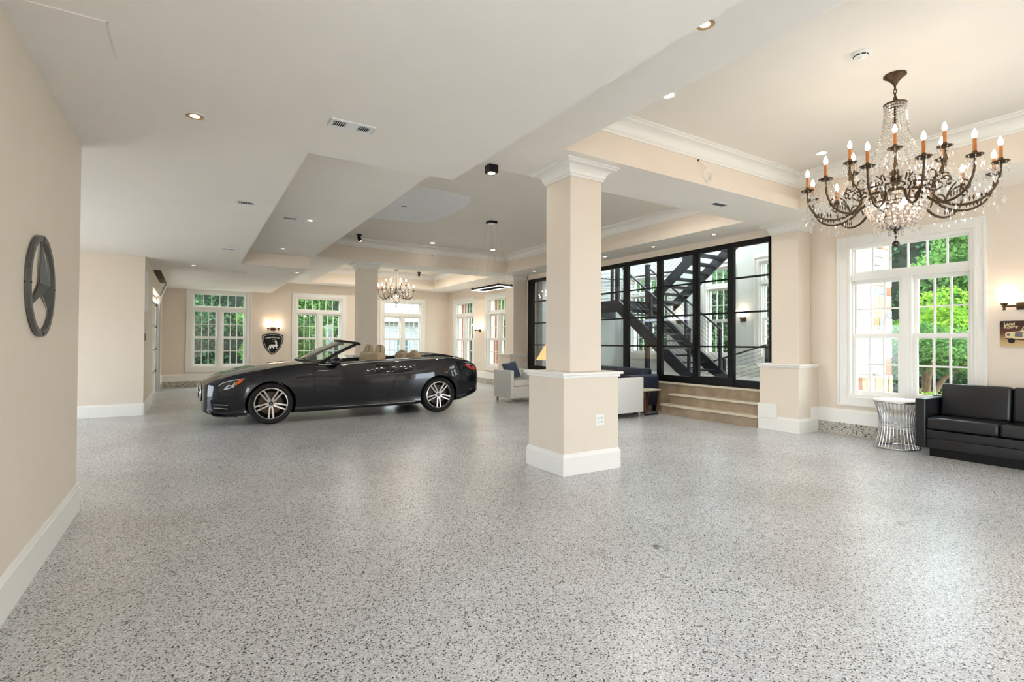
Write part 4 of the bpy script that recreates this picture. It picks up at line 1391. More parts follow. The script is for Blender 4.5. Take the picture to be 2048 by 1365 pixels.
# windscreen: frame and glass
def ws(u, v):
    """u -1..1 across, v 0..1 up"""
    b = Vector((1.545 + 0.245 * abs(u) ** 2.2, u * 0.80, 1.035 - 0.04 * u * u))
    t = Vector((2.245 + 0.235 * abs(u) ** 2.0, u * 0.625, 1.392 - 0.045 * u * u))
    p = b.lerp(t, v)
    p.z += 0.03 * math.sin(PI * v)
    return p
mb = MB()
nu, nv = 24, 6
grid = [[ws(-1 + 2 * i / nu, j / nv) for i in range(nu + 1)] for j in range(nv + 1)]
vs = [p for row in grid for p in row]
fs = [(j * (nu + 1) + i, j * (nu + 1) + i + 1, (j + 1) * (nu + 1) + i + 1, (j + 1) * (nu + 1) + i) for j in range(nv) for i in range(nu)]
vs2 = [p + Vector((0.004, 0, -0.004)) for p in vs]
mb.add(vs, fs).add(vs2, fs)
mb.build('windscreen', M['carglass'], car, smooth=60)
for s in (-1, 1):
    pts = [ws(s, v / 8) for v in range(9)]
    MB().tube(pts, 0.026, 8, rs=[0.034, 0.03, 0.027, 0.025, 0.024, 0.024, 0.024, 0.025, 0.027]).build('pillar', M['black'], car, smooth=60)
    MB().tube([p + Vector((0.03, s * 0.012, -0.016)) for p in pts[:8]], 0.006, 6).build('pillar_trim', M['silver'], car, smooth=60)
    # weather strip tail of the frame
    MB().tube([ws(s, 1.0), ws(s, 1.0) + Vector((0.05, 0, -0.018))], 0.018, 8).build('frame_end', M['black'], car, smooth=60)
MB().tube([ws(-1 + 2 * i / 20, 1.0) + Vector((0.008, 0, 0.004)) for i in range(21)], 0.023, 8).build('header_rail', M['black'], car, smooth=60)
MB().tube([ws(-1 + 2 * i / 20, 0.0) + Vector((-0.03, 0, 0.004)) for i in range(21)], 0.022, 8).build('cowl', M['dash'], car, smooth=60)
for s in (-0.55, 0.1):
    a, b = ws(s, 0.04) + Vector((-0.04, 0, 0.02)), ws(s + 0.5, 0.06) + Vector((-0.035, 0, 0.02))
    MB().tube([a, b], 0.008, 6).build('wiper', M['black'], car)
# interior
mb = MB().box(1.62, 2.06, -0.74, 0.74, 0.62, 1.0)
mb.build('dashboard', M['dash'], car, bevel=0.05, seg=3)
MB().box(1.7, 3.7, -0.10, 0.10, 0.42, 0.72).build('centre_console', M['dash'], car, bevel=0.02)
sw = MB().tube([(0, 0.185 * math.cos(2 * PI * k / 32), 0.185 * math.sin(2 * PI * k / 32)) for k in range(32)], 0.015, 8, closed=True)
sw.ball((0.01, 0, 0), 0.06, 12, 6, (0.4, 1, 1)).bar((0, -0.17, 0), (0, 0.17, 0), 0.02, 0.035).bar((0, 0, -0.17), (0, 0, 0), 0.03, 0.02, (0, 1, 0))
sw.xf(Matrix.Translation((2.22, -0.37, 0.92)) @ Matrix.Rotation(math.radians(-24), 4, 'Y')).build('steering_wheel', M['dash'], car, smooth=60)
def pad(name, loc, size, rot, parent, bev=0.05, m='tan'):
    mb = MB().box(-size[0] / 2, size[0] / 2, -size[1] / 2, size[1] / 2, -size[2] / 2, size[2] / 2)
    me = mb.mesh(name, M[m], smooth=50, bevel=bev, seg=4)
    o = link(name, me, parent)
    o.location = loc
    o.rotation_euler = rot
    return o
def headrest(loc, parent, w=0.25, h=0.25, d=0.125, tilt=0.16):
    mb = MB()
    n = 22
    prof = []
    for k in range(n):
        a = 2 * PI * k / n
        c, s_ = math.cos(a), math.sin(a)
        prof.append((w / 2 * math.copysign(abs(c) ** 0.75, c), h / 2 * math.copysign(abs(s_) ** 0.75, s_)))
    rings = [(-0.5, 0.55), (-0.42, 0.82), (-0.2, 0.98), (0.1, 1.0), (0.36, 0.9), (0.5, 0.62)]
    vs, fs = [], []
    for f, s_ in rings:
        for y, z in prof:
            vs.append((f * d, y * s_, z * s_))
    for i in range(len(rings) - 1):
        for k in range(n):
            l = (k + 1) % n
            fs.append((i * n + k, i * n + l, (i + 1) * n + l, (i + 1) * n + k))
    fs.append(tuple(range(n)))
    fs.append(tuple(range((len(rings) - 1) * n, len(rings) * n)))
    mb.add(vs, fs)
    o = link('headrest', mb.mesh('headrest', M['tan'], smooth=50), parent)
    o.location = loc
    o.rotation_euler = (0, tilt, 0)
    pp = [( -0.10 * d, y * 0.985, z * 0.985) for y, z in prof]
    mb2 = MB().tube([(p[0] - 0.02, p[1], p[2]) for p in pp], 0.005, 6, closed=True)
    p2 = link('piping', mb2.mesh('piping', M['piping'], smooth=60), parent)
    p2.location = loc
    p2.rotation_euler = (0, tilt, 0)
    return o
for y in (-0.375, 0.375):
    seat = pad('seat', (2.62, y, 0.55), (0.52, 0.52, 0.2), (0, -0.1, 0), car, 0.07)
    bk = link('backrest', MB().box(-0.09, 0.09, -0.26, 0.26, -0.32, 0.33).mesh('backrest', M['tan'], smooth=50, bevel=0.07, seg=4), seat)
    bk.location = (0.30, 0, 0.28)
    bk.rotation_euler = (0, 0.30, 0)
    headrest((0.42, 0, 0.605), seat, 0.27, 0.26, 0.15, 0.22)
    rs = pad('seat', (3.42, y * 0.92, 0.60), (0.46, 0.5, 0.16), (0, -0.12, 0), car, 0.06)
    rb = link('backrest', MB().box(-0.08, 0.08, -0.27, 0.27, -0.28, 0.28).mesh('backrest', M['tan'], smooth=50, bevel=0.06, seg=4), rs)
    rb.location = (0.26, 0, 0.26)
    rb.rotation_euler = (0, 0.34, 0)
    headrest((0.34, 0, 0.475), rs, 0.24, 0.20, 0.16, 0.30)
MB().box(3.80, 4.02, -0.66, 0.66, 0.7, 1.135).build('bulkhead', M['dash'], car, bevel=0.03, seg=3)
# folded soft-top cover with its dark side wedge
mb = MB()
tc_ = [(3.86, 1.10, 0.70), (3.98, 1.155, 0.68), (4.2, 1.14, 0.66), (4.45, 1.10, 0.60)]
vs = []
for x, z, w in tc_:
    vs += [(x, -w, z - 0.06), (x, -w * 0.96, z), (x, 0, z + 0.02), (x, w * 0.96, z), (x, w, z - 0.06)]
fs = [(i * 5 + k, i * 5 + k + 1, i * 5 + k + 6, i * 5 + k + 5) for i in range(3) for k in range(4)]
mb.add(vs, fs)
mb.build('top_cover', M['black'], car, smooth=50)
# ducktail lip
MB().tube([Vector((4.70 - 0.10 * (y / 0.8) ** 2, y, 1.062 - 0.035 * (y / 0.8) ** 2)) for y in [-0.8 + 0.1 * i for i in range(17)]], 0.016, 8).build('boot_lip', M['paint'], car, smooth=60)
# wheels
def wheel_meshes(R):
    ri = 0.262
    out = {}
    out['tyre'] = MB().lathe([(ri, -0.115), (R - 0.03, -0.125), (R - 0.01, -0.112), (R, -0.08), (R, 0.08), (R - 0.01, 0.112), (R - 0.03, 0.125), (ri, 0.115), (ri - 0.012, 0.10), (ri - 0.012, -0.10), (ri, -0.115)], 64, axis='y').mesh('wheel', M['tyre'], smooth=40)
    out['rim'] = MB().lathe([(ri - 0.002, -0.112), (ri - 0.018, -0.118), (ri - 0.022, -0.105), (ri - 0.03, -0.06), (ri - 0.03, 0.10), (ri - 0.002, 0.10), (ri - 0.002, -0.112)], 64, axis='y').mesh('rim', M['rim'], smooth=40)
    out['well'] = MB().lathe([(0.001, -0.005), (ri - 0.03, 0.0), (ri - 0.03, 0.02), (0.001, 0.02)], 48, axis='y').mesh('rim_back', M['gap'], smooth=40)
    out['disc'] = MB().lathe([(0.05, -0.028), (0.185, -0.028), (0.185, -0.008), (0.05, -0.008), (0.05, -0.028)], 48, axis='y').mesh('brake_disc', M['discm'], smooth=40)
    sp = MB()
    a = math.radians(11.5)
    for sgn in (-1, 1):
        i0 = Vector((0.045, -0.085, sgn * 0.019))
        o0 = Vector((ri - 0.02, -0.102, sgn * 0.036))
        sp.bar(i0, o0, 0.027, 0.03, (0, 1, 0))
    sp.add([(0.03, -0.098, -0.028), (0.12, -0.099, -0.036), (0.075, -0.099, 0.0), (0.12, -0.099, 0.036), (0.03, -0.098, 0.028), (0.03, -0.07, -0.028), (0.12, -0.07, -0.036), (0.075, -0.07, 0.0), (0.12, -0.07, 0.036), (0.03, -0.07, 0.028)],
           [(0, 1, 2), (2, 3, 4), (0, 2, 4), (5, 7, 6), (7, 9, 8), (5, 9, 7), (0, 5, 6, 1), (1, 6, 7, 2), (2, 7, 8, 3), (3, 8, 9, 4), (4, 9, 5, 0)])
    out['spoke'] = sp.mesh('spoke', M['rim'], bevel=0.002)
    out['cap'] = MB().lathe([(0.001, -0.108), (0.028, -0.106), (0.034, -0.098), (0.05, -0.092), (0.05, -0.06), (0.001, -0.06)], 28, axis='y').mesh('hub_cap', M['rimdark'], smooth=40)
    st_ = MB()
    for k in range(3):
        b = PI / 2 + k * 2 * PI / 3
        st_.add([(0.024 * math.cos(b), -0.1085, 0.024 * math.sin(b)), (0.005 * math.cos(b + PI / 3), -0.1085, 0.005 * math.sin(b + PI / 3)), (0.005 * math.cos(b - PI / 3), -0.1085, 0.005 * math.sin(b - PI / 3)), (0, -0.112, 0)], [(0, 1, 3), (0, 3, 2), (0, 2, 1), (1, 2, 3)])
    out['star'] = st_.mesh('cap_star', M['chrome'])
    out['bolt'] = MB().lathe([(0.001, -0.102), (0.008, -0.102), (0.009, -0.085), (0.001, -0.085)], 8, (0.056, 0, 0), 'y').mesh('wheel_bolt', M['rimdark'])
    return out
WM = wheel_meshes(0.345)
for (wx, wz) in WHEELS:
    for s in (-1, 1):
        w = link('wheel', WM['tyre'], car, (wx, s * 0.80, 0.345), 0 if s < 0 else PI)
        for nm, key in (('rim', 'rim'), ('rim_back', 'well'), ('brake_disc', 'disc'), ('hub_cap', 'cap'), ('cap_star', 'star')):
            link(nm, WM[key], w)
        for k in range(5):
            o = link('wheel_bolt', WM['bolt'], w)
            o.rotation_euler = (0, math.radians(36 + 90 + 72 * k), 0)
            o = link('spoke', WM['spoke'], w)
            o.rotation_euler = (0, math.radians(90 + 72 * k + (18 if wx < 2 else -18) * 0 ), 0)
# ------------------------------------------------------------------ black leather sofa under the wide window
def soft(x0, x1, y0, y1, z0, z1, name, m, parent, bv=0.03, seg=3):
    return MB().box(x0, x1, y0, y1, z0, z1).build(name, m, parent, bevel=bv, seg=seg, smooth=50)
so = thing('leather_sofa', 'long black leather sofa beside the chrome wire side table', 'sofa', (8.02, 1.64, 0))
X0 = -0.325                                   # front of arms
L2_, R2_ = 1.13, -1.13
le = M['leather']
MB().box(-0.265, 0.36, R2_ + 0.07, L2_ - 0.13, 0.0, 0.10).build('toe_kick', M['black'], so)
soft(X0, 0.36, L2_ - 0.112, L2_, 0.10, 0.705, 'arm', le, so, 0.018)
soft(X0, 0.36, R2_, R2_ + 0.112, 0.10, 0.705, 'arm', le, so, 0.018)
soft(X0 + 0.015, 0.34, R2_ + 0.112, L2_ - 0.112, 0.102, 0.224, 'base_rail', le, so, 0.008)
soft(X0 + 0.012, 0.34, R2_ + 0.112, L2_ - 0.112, 0.226, 0.326, 'base_rail', le, so, 0.008)
soft(0.20, 0.395, R2_, L2_, 0.10, 0.72, 'back_frame', le, so, 0.018)
w_ = (L2_ - R2_ - 0.224) / 3
for i in range(3):
    a = R2_ + 0.112 + i * w_
    soft(X0, 0.20, a + 0.003, a + w_ - 0.003, 0.335, 0.478, 'seat_cushion', le, so, 0.03, 4)
    o = soft(-0.085, 0.085, -w_ / 2 + 0.004, w_ / 2 - 0.004, -0.21, 0.21, 'back_cushion', le, so, 0.035, 4)
    o.location = (0.20, a + w_ / 2, 0.665)
    o.rotation_euler = (0, 0.13, 0)

# ------------------------------------------------------------------ chrome wire drum table
tb = thing('wire_side_table', 'round chrome wire drum table with white top beside the black sofa', 'table', (7.99, 3.075, 0))
def hoop(r, z, rr, name, m='chrome'):
    MB().tube([(r * math.cos(2 * PI * k / 56), r * math.sin(2 * PI * k / 56), z) for k in range(56)], rr, 8, closed=True).build(name, M[m], tb, smooth=60)
hoop(0.25, 0.012, 0.012, 'hoop')
hoop(0.25, 0.615, 0.014, 'hoop')
hoop(0.196, 0.30, 0.006, 'hoop')
MB().lathe([(0.001, 0.618), (0.258, 0.618), (0.262, 0.626), (0.258, 0.640), (0.001, 0.640)], 56).build('table_top', M['plate'], tb, smooth=40)
wire = MB().tube([(0.25 - 0.055 * math.sin(PI * (i / 12)) ** 1.0, 0, 0.014 + 0.60 * i / 12) for i in range(13)], 0.005, 6).mesh('wire', M['chrome'], smooth=60)
for k in range(34):
    link('wire', wire, tb, None, 2 * PI * k / 34)
mg = MB().box(-0.10, 0.10, -0.13, 0.13, 0, 0.006).build('magazine', M['plate'])
mg.location = (7.96, 3.05, 0.640)
mg.rotation_euler = (0, 0, 0.5)
tag(mg, 'thin white magazine lying on the chrome wire table', 'magazine')

# ------------------------------------------------------------------ white armchairs
def armchair(label, loc, rotz):
    t = thing('white_armchair', label, 'armchair', loc, rotz, 'white leather armchairs')
    wl = gp_ = M['white_leather']
    W, D = 0.80, 0.78
    for s in (-1, 1):
        soft(min(s * W / 2, s * (W / 2 - 0.085)), max(s * W / 2, s * (W / 2 - 0.085)), -D / 2, D / 2, 0.095, 0.74, 'arm', gp_ , t, 0.012)
        for y in (-D / 2 + 0.07, D / 2 - 0.07):
            MB().box(s * (W / 2 - 0.06) - 0.022, s * (W / 2 - 0.06) + 0.022, y - 0.022, y + 0.022, 0, 0.097).build('leg', M['chrome'], t, bevel=0.002)
    soft(-W / 2 + 0.085, W / 2 - 0.085, D / 2 - 0.14, D / 2, 0.095, 0.74, 'back', wl, t, 0.03)
    soft(-W / 2 + 0.087, W / 2 - 0.087, -D / 2 + 0.01, D / 2 - 0.13, 0.105, 0.365, 'seat_base', wl, t, 0.012)
    soft(-W / 2 + 0.087, W / 2 - 0.087, -D / 2, D / 2 - 0.14, 0.37, 0.50, 'seat_cushion', wl, t, 0.03)
    return t
armchair('white leather armchair holding a navy cushion behind the column', (6.56, 10.29, 0), 0)
armchair('white leather armchair seen from its side next to the navy sofa', (6.78, 7.215, 0), PI / 2)
def cushion(label, loc, rot, size, m):
    n = 14
    vs, fs = [], []
    for s in (1, -1):
        for i in range(n + 1):
            for j in range(n + 1):
                u, v = -1 + 2 * i / n, -1 + 2 * j / n
                th = (max(0, (1 - u ** 4) * (1 - v ** 4))) ** 0.5
                pin = 1 - 0.06 * (1 - abs(u * v))
                vs.append((u * size / 2 * pin, s * th * 0.075, v * size / 2 * pin))
    q = (n + 1) ** 2
    for i in range(n):
        for j in range(n):
            a = i * (n + 1) + j
            fs.append((a, a + 1, a + n + 2, a + n + 1))
            fs.append((q + a, q + a + n + 1, q + a + n + 2, q + a + 1))
    o = MB().add(vs, fs).build('cushion', m, None, smooth=60)
    o.location = loc
    o.rotation_euler = rot
    return tag(o, label, 'cushion')
cushion('navy woven cushion leaning in the white armchair', (6.46, 10.36, 0.715), (-0.40, -0.16, 0.10), 0.42, M['fabric'])
cushion('dark patterned cushion behind the arm of the side-on white armchair', (6.70, 7.24, 0.70), (-0.3, 0.1, 1.75), 0.38, mat('patterned_fabric', rgb(70, 72, 84), 0.9, var=0.5, vscale=40))

# ------------------------------------------------------------------ navy sofa along the stone platform
ns = thing('navy_sofa', 'navy leather sofa along the stone platform before the glass partition', 'sofa', (7.68, 8.25, 0))
nv = M['navy']
soft(-0.40, 0.42, -0.98, -0.80, 0.12, 0.745, 'arm', nv, ns, 0.04)
soft(-0.40, 0.42, 0.80, 0.98, 0.12, 0.745, 'arm', nv, ns, 0.04)
soft(-0.38, 0.42, -0.80, 0.80, 0.12, 0.30, 'seat_base', nv, ns, 0.02)
for a in (-0.80, 0.0):
    soft(-0.42, 0.20, a + 0.003, a + 0.797, 0.305, 0.46, 'seat_cushion', nv, ns, 0.04)
    soft(0.14, 0.42, a + 0.003, a + 0.797, 0.44, 0.86, 'back_cushion', nv, ns, 0.05)
for x in (-0.33, 0.36):
    for y in (-0.9, 0.9):
        MB().box(x - 0.03, x + 0.03, y - 0.03, y + 0.03, 0, 0.122).build('leg', M['black'], ns)

# ------------------------------------------------------------------ C-shaped side table
ct = thing('side_table', 'small side table with pale top and slanted walnut legs by the steps', 'table', (7.52, 7.08, 0))
MB().box(-0.24, 0.22, -0.17, 0.16, 0.462, 0.485).build('table_top', M['stonetop'], ct, bevel=0.003)
for y in (-0.15, 0.13):
    MB().bar((0.205, y, 0.462), (0.13, y, 0.02), 0.028, 0.028, (0, 1, 0)).build('leg', M['walnut'], ct)
    MB().box(-0.20, 0.145, y - 0.014, y + 0.014, 0, 0.026).build('foot', M['blackm'], ct)
    MB().bar((-0.215, y, 0.462), (-0.19, y, 0.02), 0.028, 0.028, (0, 1, 0)).build('leg', M['walnut'], ct)

# ------------------------------------------------------------------ lamp half hidden behind the column
lm = thing('table_lamp', 'lamp with a tan cone shade partly hidden behind the column', 'lamp', (6.72, 9.2, 0))
MB().lathe([(0.001, 0), (0.16, 0), (0.16, 0.02), (0.03, 0.03), (0.012, 0.05), (0.012, 1.02), (0.001, 1.03)], 24).build('stand', M['bronze'], lm, smooth=40)
MB().lathe([(0.29, 1.0), (0.07, 1.36), (0.066, 1.36), (0.285, 1.0), (0.29, 1.0)], 32).build('lamp_shade', mat('tan_shade', rgb(214, 164, 96), 0.8, emit=(1.0, 0.62, 0.28), estr=0.5), lm, smooth=40)
# ------------------------------------------------------------------ ring emblem with three-pointed star on the left wall
RG = thing('star_ring_emblem', 'grey metal ring with a three-pointed star hanging on the wall', 'wall emblem', (XL + 0.016, 4.06, 1.695))
R1, R2 = 0.300, 0.268
n = 72
vs, fs = [], []
for x, r in ((0.012, R1), (0.012, R2), (-0.008, R2), (-0.008, R1)):
    for k in range(n):
        a = 2 * PI * k / n
        vs.append((x, r * math.cos(a), r * math.sin(a)))
for i in range(4):
    for k in range(n):
        l = (k + 1) % n
        fs.append((i * n + k, i * n + l, ((i + 1) % 4) * n + l, ((i + 1) % 4) * n + k))
MB().add(vs, fs).build('ring', M['ring'], RG, smooth=30)
for k in range(3):
    a = PI / 2 + 2 * PI * k / 3
    tip = (R2 * math.cos(a), R2 * math.sin(a))
    b1 = (0.034 * math.cos(a + PI / 3), 0.034 * math.sin(a + PI / 3))
    b2 = (0.034 * math.cos(a - PI / 3), 0.034 * math.sin(a - PI / 3))
    mb = MB().add([(0.0, *tip), (0.0, *b1), (0.0, *b2), (0.040, 0, 0), (-0.01, 0, 0), (-0.01, *tip)], [(0, 1, 3), (0, 3, 2), (5, 4, 1), (5, 2, 4), (0, 5, 1), (0, 2, 5), (1, 4, 2), (1, 2, 3)])
    mb.build('star_point', M['ring'], RG)
for a in (0, PI / 2, PI, 3 * PI / 2):
    MB().box(0.012, 0.014, -0.004, 0.004, -0.012, 0.012).xf(Matrix.Translation((0, 0.281 * math.cos(a), 0.281 * math.sin(a))) @ Matrix.Rotation(-a + PI / 2, 4, 'X')).build('seam_mark', M['gap'], RG)
    MB().tube([(-0.016, 0.281 * math.cos(a), 0.281 * math.sin(a)), (0.0, 0.281 * math.cos(a), 0.281 * math.sin(a))], 0.006, 8).build('stand_off', M['ring'], RG)

# ------------------------------------------------------------------ black shield sign with a charging bull
SH = thing('shield_sign', 'black shield sign with white bull and lettering under the wall lamp', 'sign', (2.205, YF - 0.012, 1.31))
def shield(s):
    top = [(-0.30, 0.285), (-0.2, 0.315), (-0.1, 0.330), (0, 0.335), (0.1, 0.330), (0.2, 0.315), (0.30, 0.285)]
    right = [(0.312, 0.26), (0.31, 0.16), (0.285, 0.02), (0.225, -0.13), (0.13, -0.255), (0.05, -0.325)]
    pts = top + right + [(0.0, -0.352)] + [(-x, z) for x, z in reversed(right)]
    return [(x * s, z * s + 0.0) for x, z in pts]
MB().prism(shield(1.0), 'y', -0.012, 0.012).build('board', M['black'], SH)
def outline(s0, s1, y0, y1):
    a, b = shield(s0), shield(s1)
    m_ = len(a)
    vs = [(x, y0, z) for x, z in a] + [(x, y0, z) for x, z in b] + [(x, y1, z) for x, z in a] + [(x, y1, z) for x, z in b]
    fs = []
    for i in range(m_):
        j = (i + 1) % m_
        fs += [(i, j, m_ + j, m_ + i), (2 * m_ + i, 3 * m_ + i, 3 * m_ + j, 2 * m_ + j), (i, 2 * m_ + i, 2 * m_ + j, j), (m_ + i, m_ + j, 3 * m_ + j, 3 * m_ + i)]
    return MB().add(vs, fs)
outline(0.90, 0.87, -0.017, -0.012).build('border', M['plate'], SH)
word = 'LAMBORGHINI'
for i, ch in enumerate(word):
    u = -1 + 2 * i / (len(word) - 1)
    me = text_mesh(ch, 0.062, ext=0.002, bold=0.0012)
    me.materials.append(M['plate'])
    o = link('letter', me, SH)
    o.location = (u * 0.205, -0.016, 0.205 - 0.028 * u * u)
    o.rotation_euler = (PI / 2, 0.26 * u, 0)
bull = [(-0.16, -0.185), (-0.155, -0.20), (-0.13, -0.19), (-0.115, -0.15), (-0.10, -0.12), (-0.085, -0.10), (-0.09, -0.15), (-0.105, -0.185), (-0.085, -0.19), (-0.06, -0.165), (-0.055, -0.125), (-0.02, -0.11), (0.0, -0.135), (0.01, -0.165), (0.03, -0.165), (0.035, -0.13), (0.055, -0.105), (0.08, -0.10), (0.095, -0.085), (0.10, -0.13), (0.095, -0.165), (0.12, -0.165), (0.125, -0.12), (0.135, -0.075), (0.165, -0.06), (0.17, -0.045), (0.14, -0.04), (0.125, -0.03), (0.13, 0.02), (0.12, 0.06), (0.10, 0.085), (0.11, 0.10), (0.075, 0.105), (0.05, 0.09), (0.06, 0.06), (0.075, 0.01), (0.075, -0.03), (0.05, -0.025), (0.02, -0.03), (-0.03, -0.025), (-0.07, -0.03), (-0.10, -0.05), (-0.125, -0.09), (-0.135, -0.13)]
MB().prism([(x * 0.98, z * 1.0) for x, z in bull], 'y', -0.017, -0.012).build('bull_emblem', M['plate'], SH)
MB().tube([(0.10, -0.015, 0.10), (0.06, -0.015, 0.135), (0.01, -0.015, 0.145), (-0.02, -0.015, 0.135)], 0.005, 6).tube([(0.055, -0.015, 0.075), (0.02, -0.015, 0.085), (-0.01, -0.015, 0.07)], 0.004, 6).build('bull_horns', M['plate'], SH)

# ------------------------------------------------------------------ wall lamps
def sconce(label, loc, rotz, lamps=2, span=0.22, s=1.0):
    """local: wall behind at y=0, lamp projects to -y"""
    t = thing('wall_lamp', label, 'wall lamp', loc, rotz, 'bronze wall lamps')
    MB().box(-0.075 * s, 0.075 * s, -0.022, 0, -0.055 * s, 0.055 * s).build('back_plate', M['bronze'], t, bevel=0.006)
    MB().box(-0.055 * s, 0.055 * s, -0.03, -0.02, -0.035 * s, 0.035 * s).build('plate_boss', M['bronze'], t, bevel=0.004)
    xs2 = [-span, span] if lamps == 2 else [0.0]
    MB().bar((0, -0.02, 0), (0, -0.11 * s, 0), 0.022, 0.022).build('arm', M['bronze'], t)
    if lamps == 2:
        MB().bar((-span, -0.11 * s, 0), (span, -0.11 * s, 0), 0.02, 0.02).build('cross_bar', M['bronze'], t)
    for x in xs2:
        MB().lathe([(0.001, -0.06 * s), (0.022 * s, -0.058 * s), (0.014 * s, -0.035 * s), (0.018 * s, -0.01), (0.03 * s, 0.012), (0.05 * s, 0.045 * s), (0.052 * s, 0.052 * s), (0.001, 0.052 * s)], 4, (x, -0.11 * s, 0)).xf(Matrix.Identity(4)).build('cup', M['bronze'], t)
        prof = [(0.048 * s, 0.05 * s), (0.060 * s, 0.09 * s), (0.075 * s, 0.15 * s), (0.095 * s, 0.20 * s), (0.118 * s, 0.225 * s), (0.110 * s, 0.225 * s), (0.088 * s, 0.20 * s), (0.068 * s, 0.15 * s), (0.052 * s, 0.09 * s), (0.040 * s, 0.052 * s)]
        mb = MB()
        vs, fs = [], []
        m4 = 16
        for r, h in prof:
            for k in range(m4):
                a = 2 * PI * k / m4
                c, q = math.cos(a), math.sin(a)
                e = 1 / max(abs(c), abs(q))
                e = 1 + (e - 1) * 0.8
                vs.append((x + r * 0.92 * c * e, -0.11 * s + r * 0.92 * q * e, h))
        for i in range(len(prof) - 1):
            for k in range(m4):
                l = (k + 1) % m4
                fs.append((i * m4 + k, i * m4 + l, (i + 1) * m4 + l, (i + 1) * m4 + k))
        mb.add(vs, fs).build('glass_shade', M['opal'], t, smooth=40)
    return t
sconce('bronze wall lamp with two lit shades above the shield sign', (2.205, YF, 1.79), 0, 2, 0.155, 0.95)
sconce('bronze wall lamp with lit shades between the two side windows', (XR, 15.62, 1.80), -PI / 2, 2, 0.155, 0.95)
sconce('bronze wall lamp lit above the old off-roader picture', (XR, 1.945, 1.845), -PI / 2, 2, 0.15, 0.80)
sconce('single bronze wall lamp in the stair hall beside a tall window', (HX, 7.65, 1.98), -PI / 2, 1, 0, 1.0)
sconce('single bronze wall lamp in the stair hall beneath the stairs', (HX, 9.60, 1.98), -PI / 2, 1, 0, 1.0)

# ------------------------------------------------------------------ picture of an old off-roader
def gradient_mat():
    m, nt, p = new_mat('poster_print')
    tc = nt.nodes.new('ShaderNodeTexCoord')
    sp = nt.nodes.new('ShaderNodeSeparateXYZ')
    nt.links.new(tc.outputs['Object'], sp.inputs[0])
    mr = nt.nodes.new('ShaderNodeMapRange')
    mr.inputs['From Min'].default_value = -0.16
    mr.inputs['From Max'].default_value = 0.16
    nt.links.new(sp.outputs['Z'], mr.inputs['Value'])
    r = nt.nodes.new('ShaderNodeValToRGB')
    cr = r.color_ramp
    cr.elements[0].color = (*rgb(214, 186, 140), 1)
    cr.elements[1].color = (*rgb(52, 26, 24), 1)
    cr.elements[1].position = 0.85
    e = cr.elements.new(0.22)
    e.color = (*rgb(200, 164, 112), 1)
    e = cr.elements.new(0.5)
    e.color = (*rgb(112, 64, 46), 1)
    nt.links.new(mr.outputs[0], r.inputs['Fac'])
    nt.links.new(r.outputs['Color'], p.inputs['Base Color'])
    p.inputs['Roughness'].default_value = 0.35
    return m
PO = thing('off_roader_picture', 'brown and tan picture of a cream off-roader with lettering under the wall lamp', 'picture', (XR - 0.012, 1.92, 1.513), -PI / 2)
# local: x to the viewer's right, y into the wall
MB().box(-0.23, 0.23, -0.012, 0.012, -0.157, 0.157).build('panel', gradient_mat(), PO, bevel=0.002)
cream, dk, gy_ = mat('print_cream', rgb(232, 212, 160), 0.4), mat('print_black', rgb(20, 18, 18), 0.5), mat('print_grey', rgb(110, 112, 118), 0.4)
def flat(name, pts, m, lift):
    MB().prism(pts, 'y', -0.0125 - lift, -0.0115).build(name, m, PO)
for i, w in enumerate(('Land', 'Rover')):
    me = text_mesh(w, 0.052, 'LEFT', 0.0006, 0.0015)
    me.materials.append(cream)
    o = link('lettering', me, PO)
    o.location = (-0.197, -0.0135, 0.118 - 0.038 * i)
    o.rotation_euler = (PI / 2, 0, 0)
flat('printed_body', [(-0.18, -0.05), (-0.185, 0.0), (-0.17, 0.02), (-0.06, 0.028), (-0.045, 0.035), (-0.02, 0.085), (0.0, 0.105), (0.14, 0.112), (0.19, 0.10), (0.20, 0.0), (0.20, -0.055), (0.05, -0.07), (-0.03, -0.065)], cream, 0.001)
flat('printed_bumper', [(-0.18, -0.052), (-0.03, -0.068), (0.05, -0.074), (0.05, -0.086), (-0.03, -0.08), (-0.18, -0.064)], dk, 0.0014)
flat('printed_windscreen', [(-0.035, 0.04), (-0.012, 0.085), (0.09, 0.09), (0.085, 0.042)], gy_, 0.0016)
flat('printed_grille', [(-0.10, -0.035), (-0.095, 0.018), (-0.03, 0.02), (-0.03, -0.042)], gy_, 0.0016)
for cx, cz, r, m in ((-0.155, -0.012, 0.016, gy_), (0.0, -0.015, 0.016, gy_), (-0.128, -0.085, 0.032, dk), (0.075, -0.085, 0.042, dk), (0.19, -0.07, 0.03, dk)):
    flat('printed_disc', [(cx + r * math.cos(2 * PI * k / 20), cz + r * math.sin(2 * PI * k / 20)) for k in range(20)], m, 0.002)

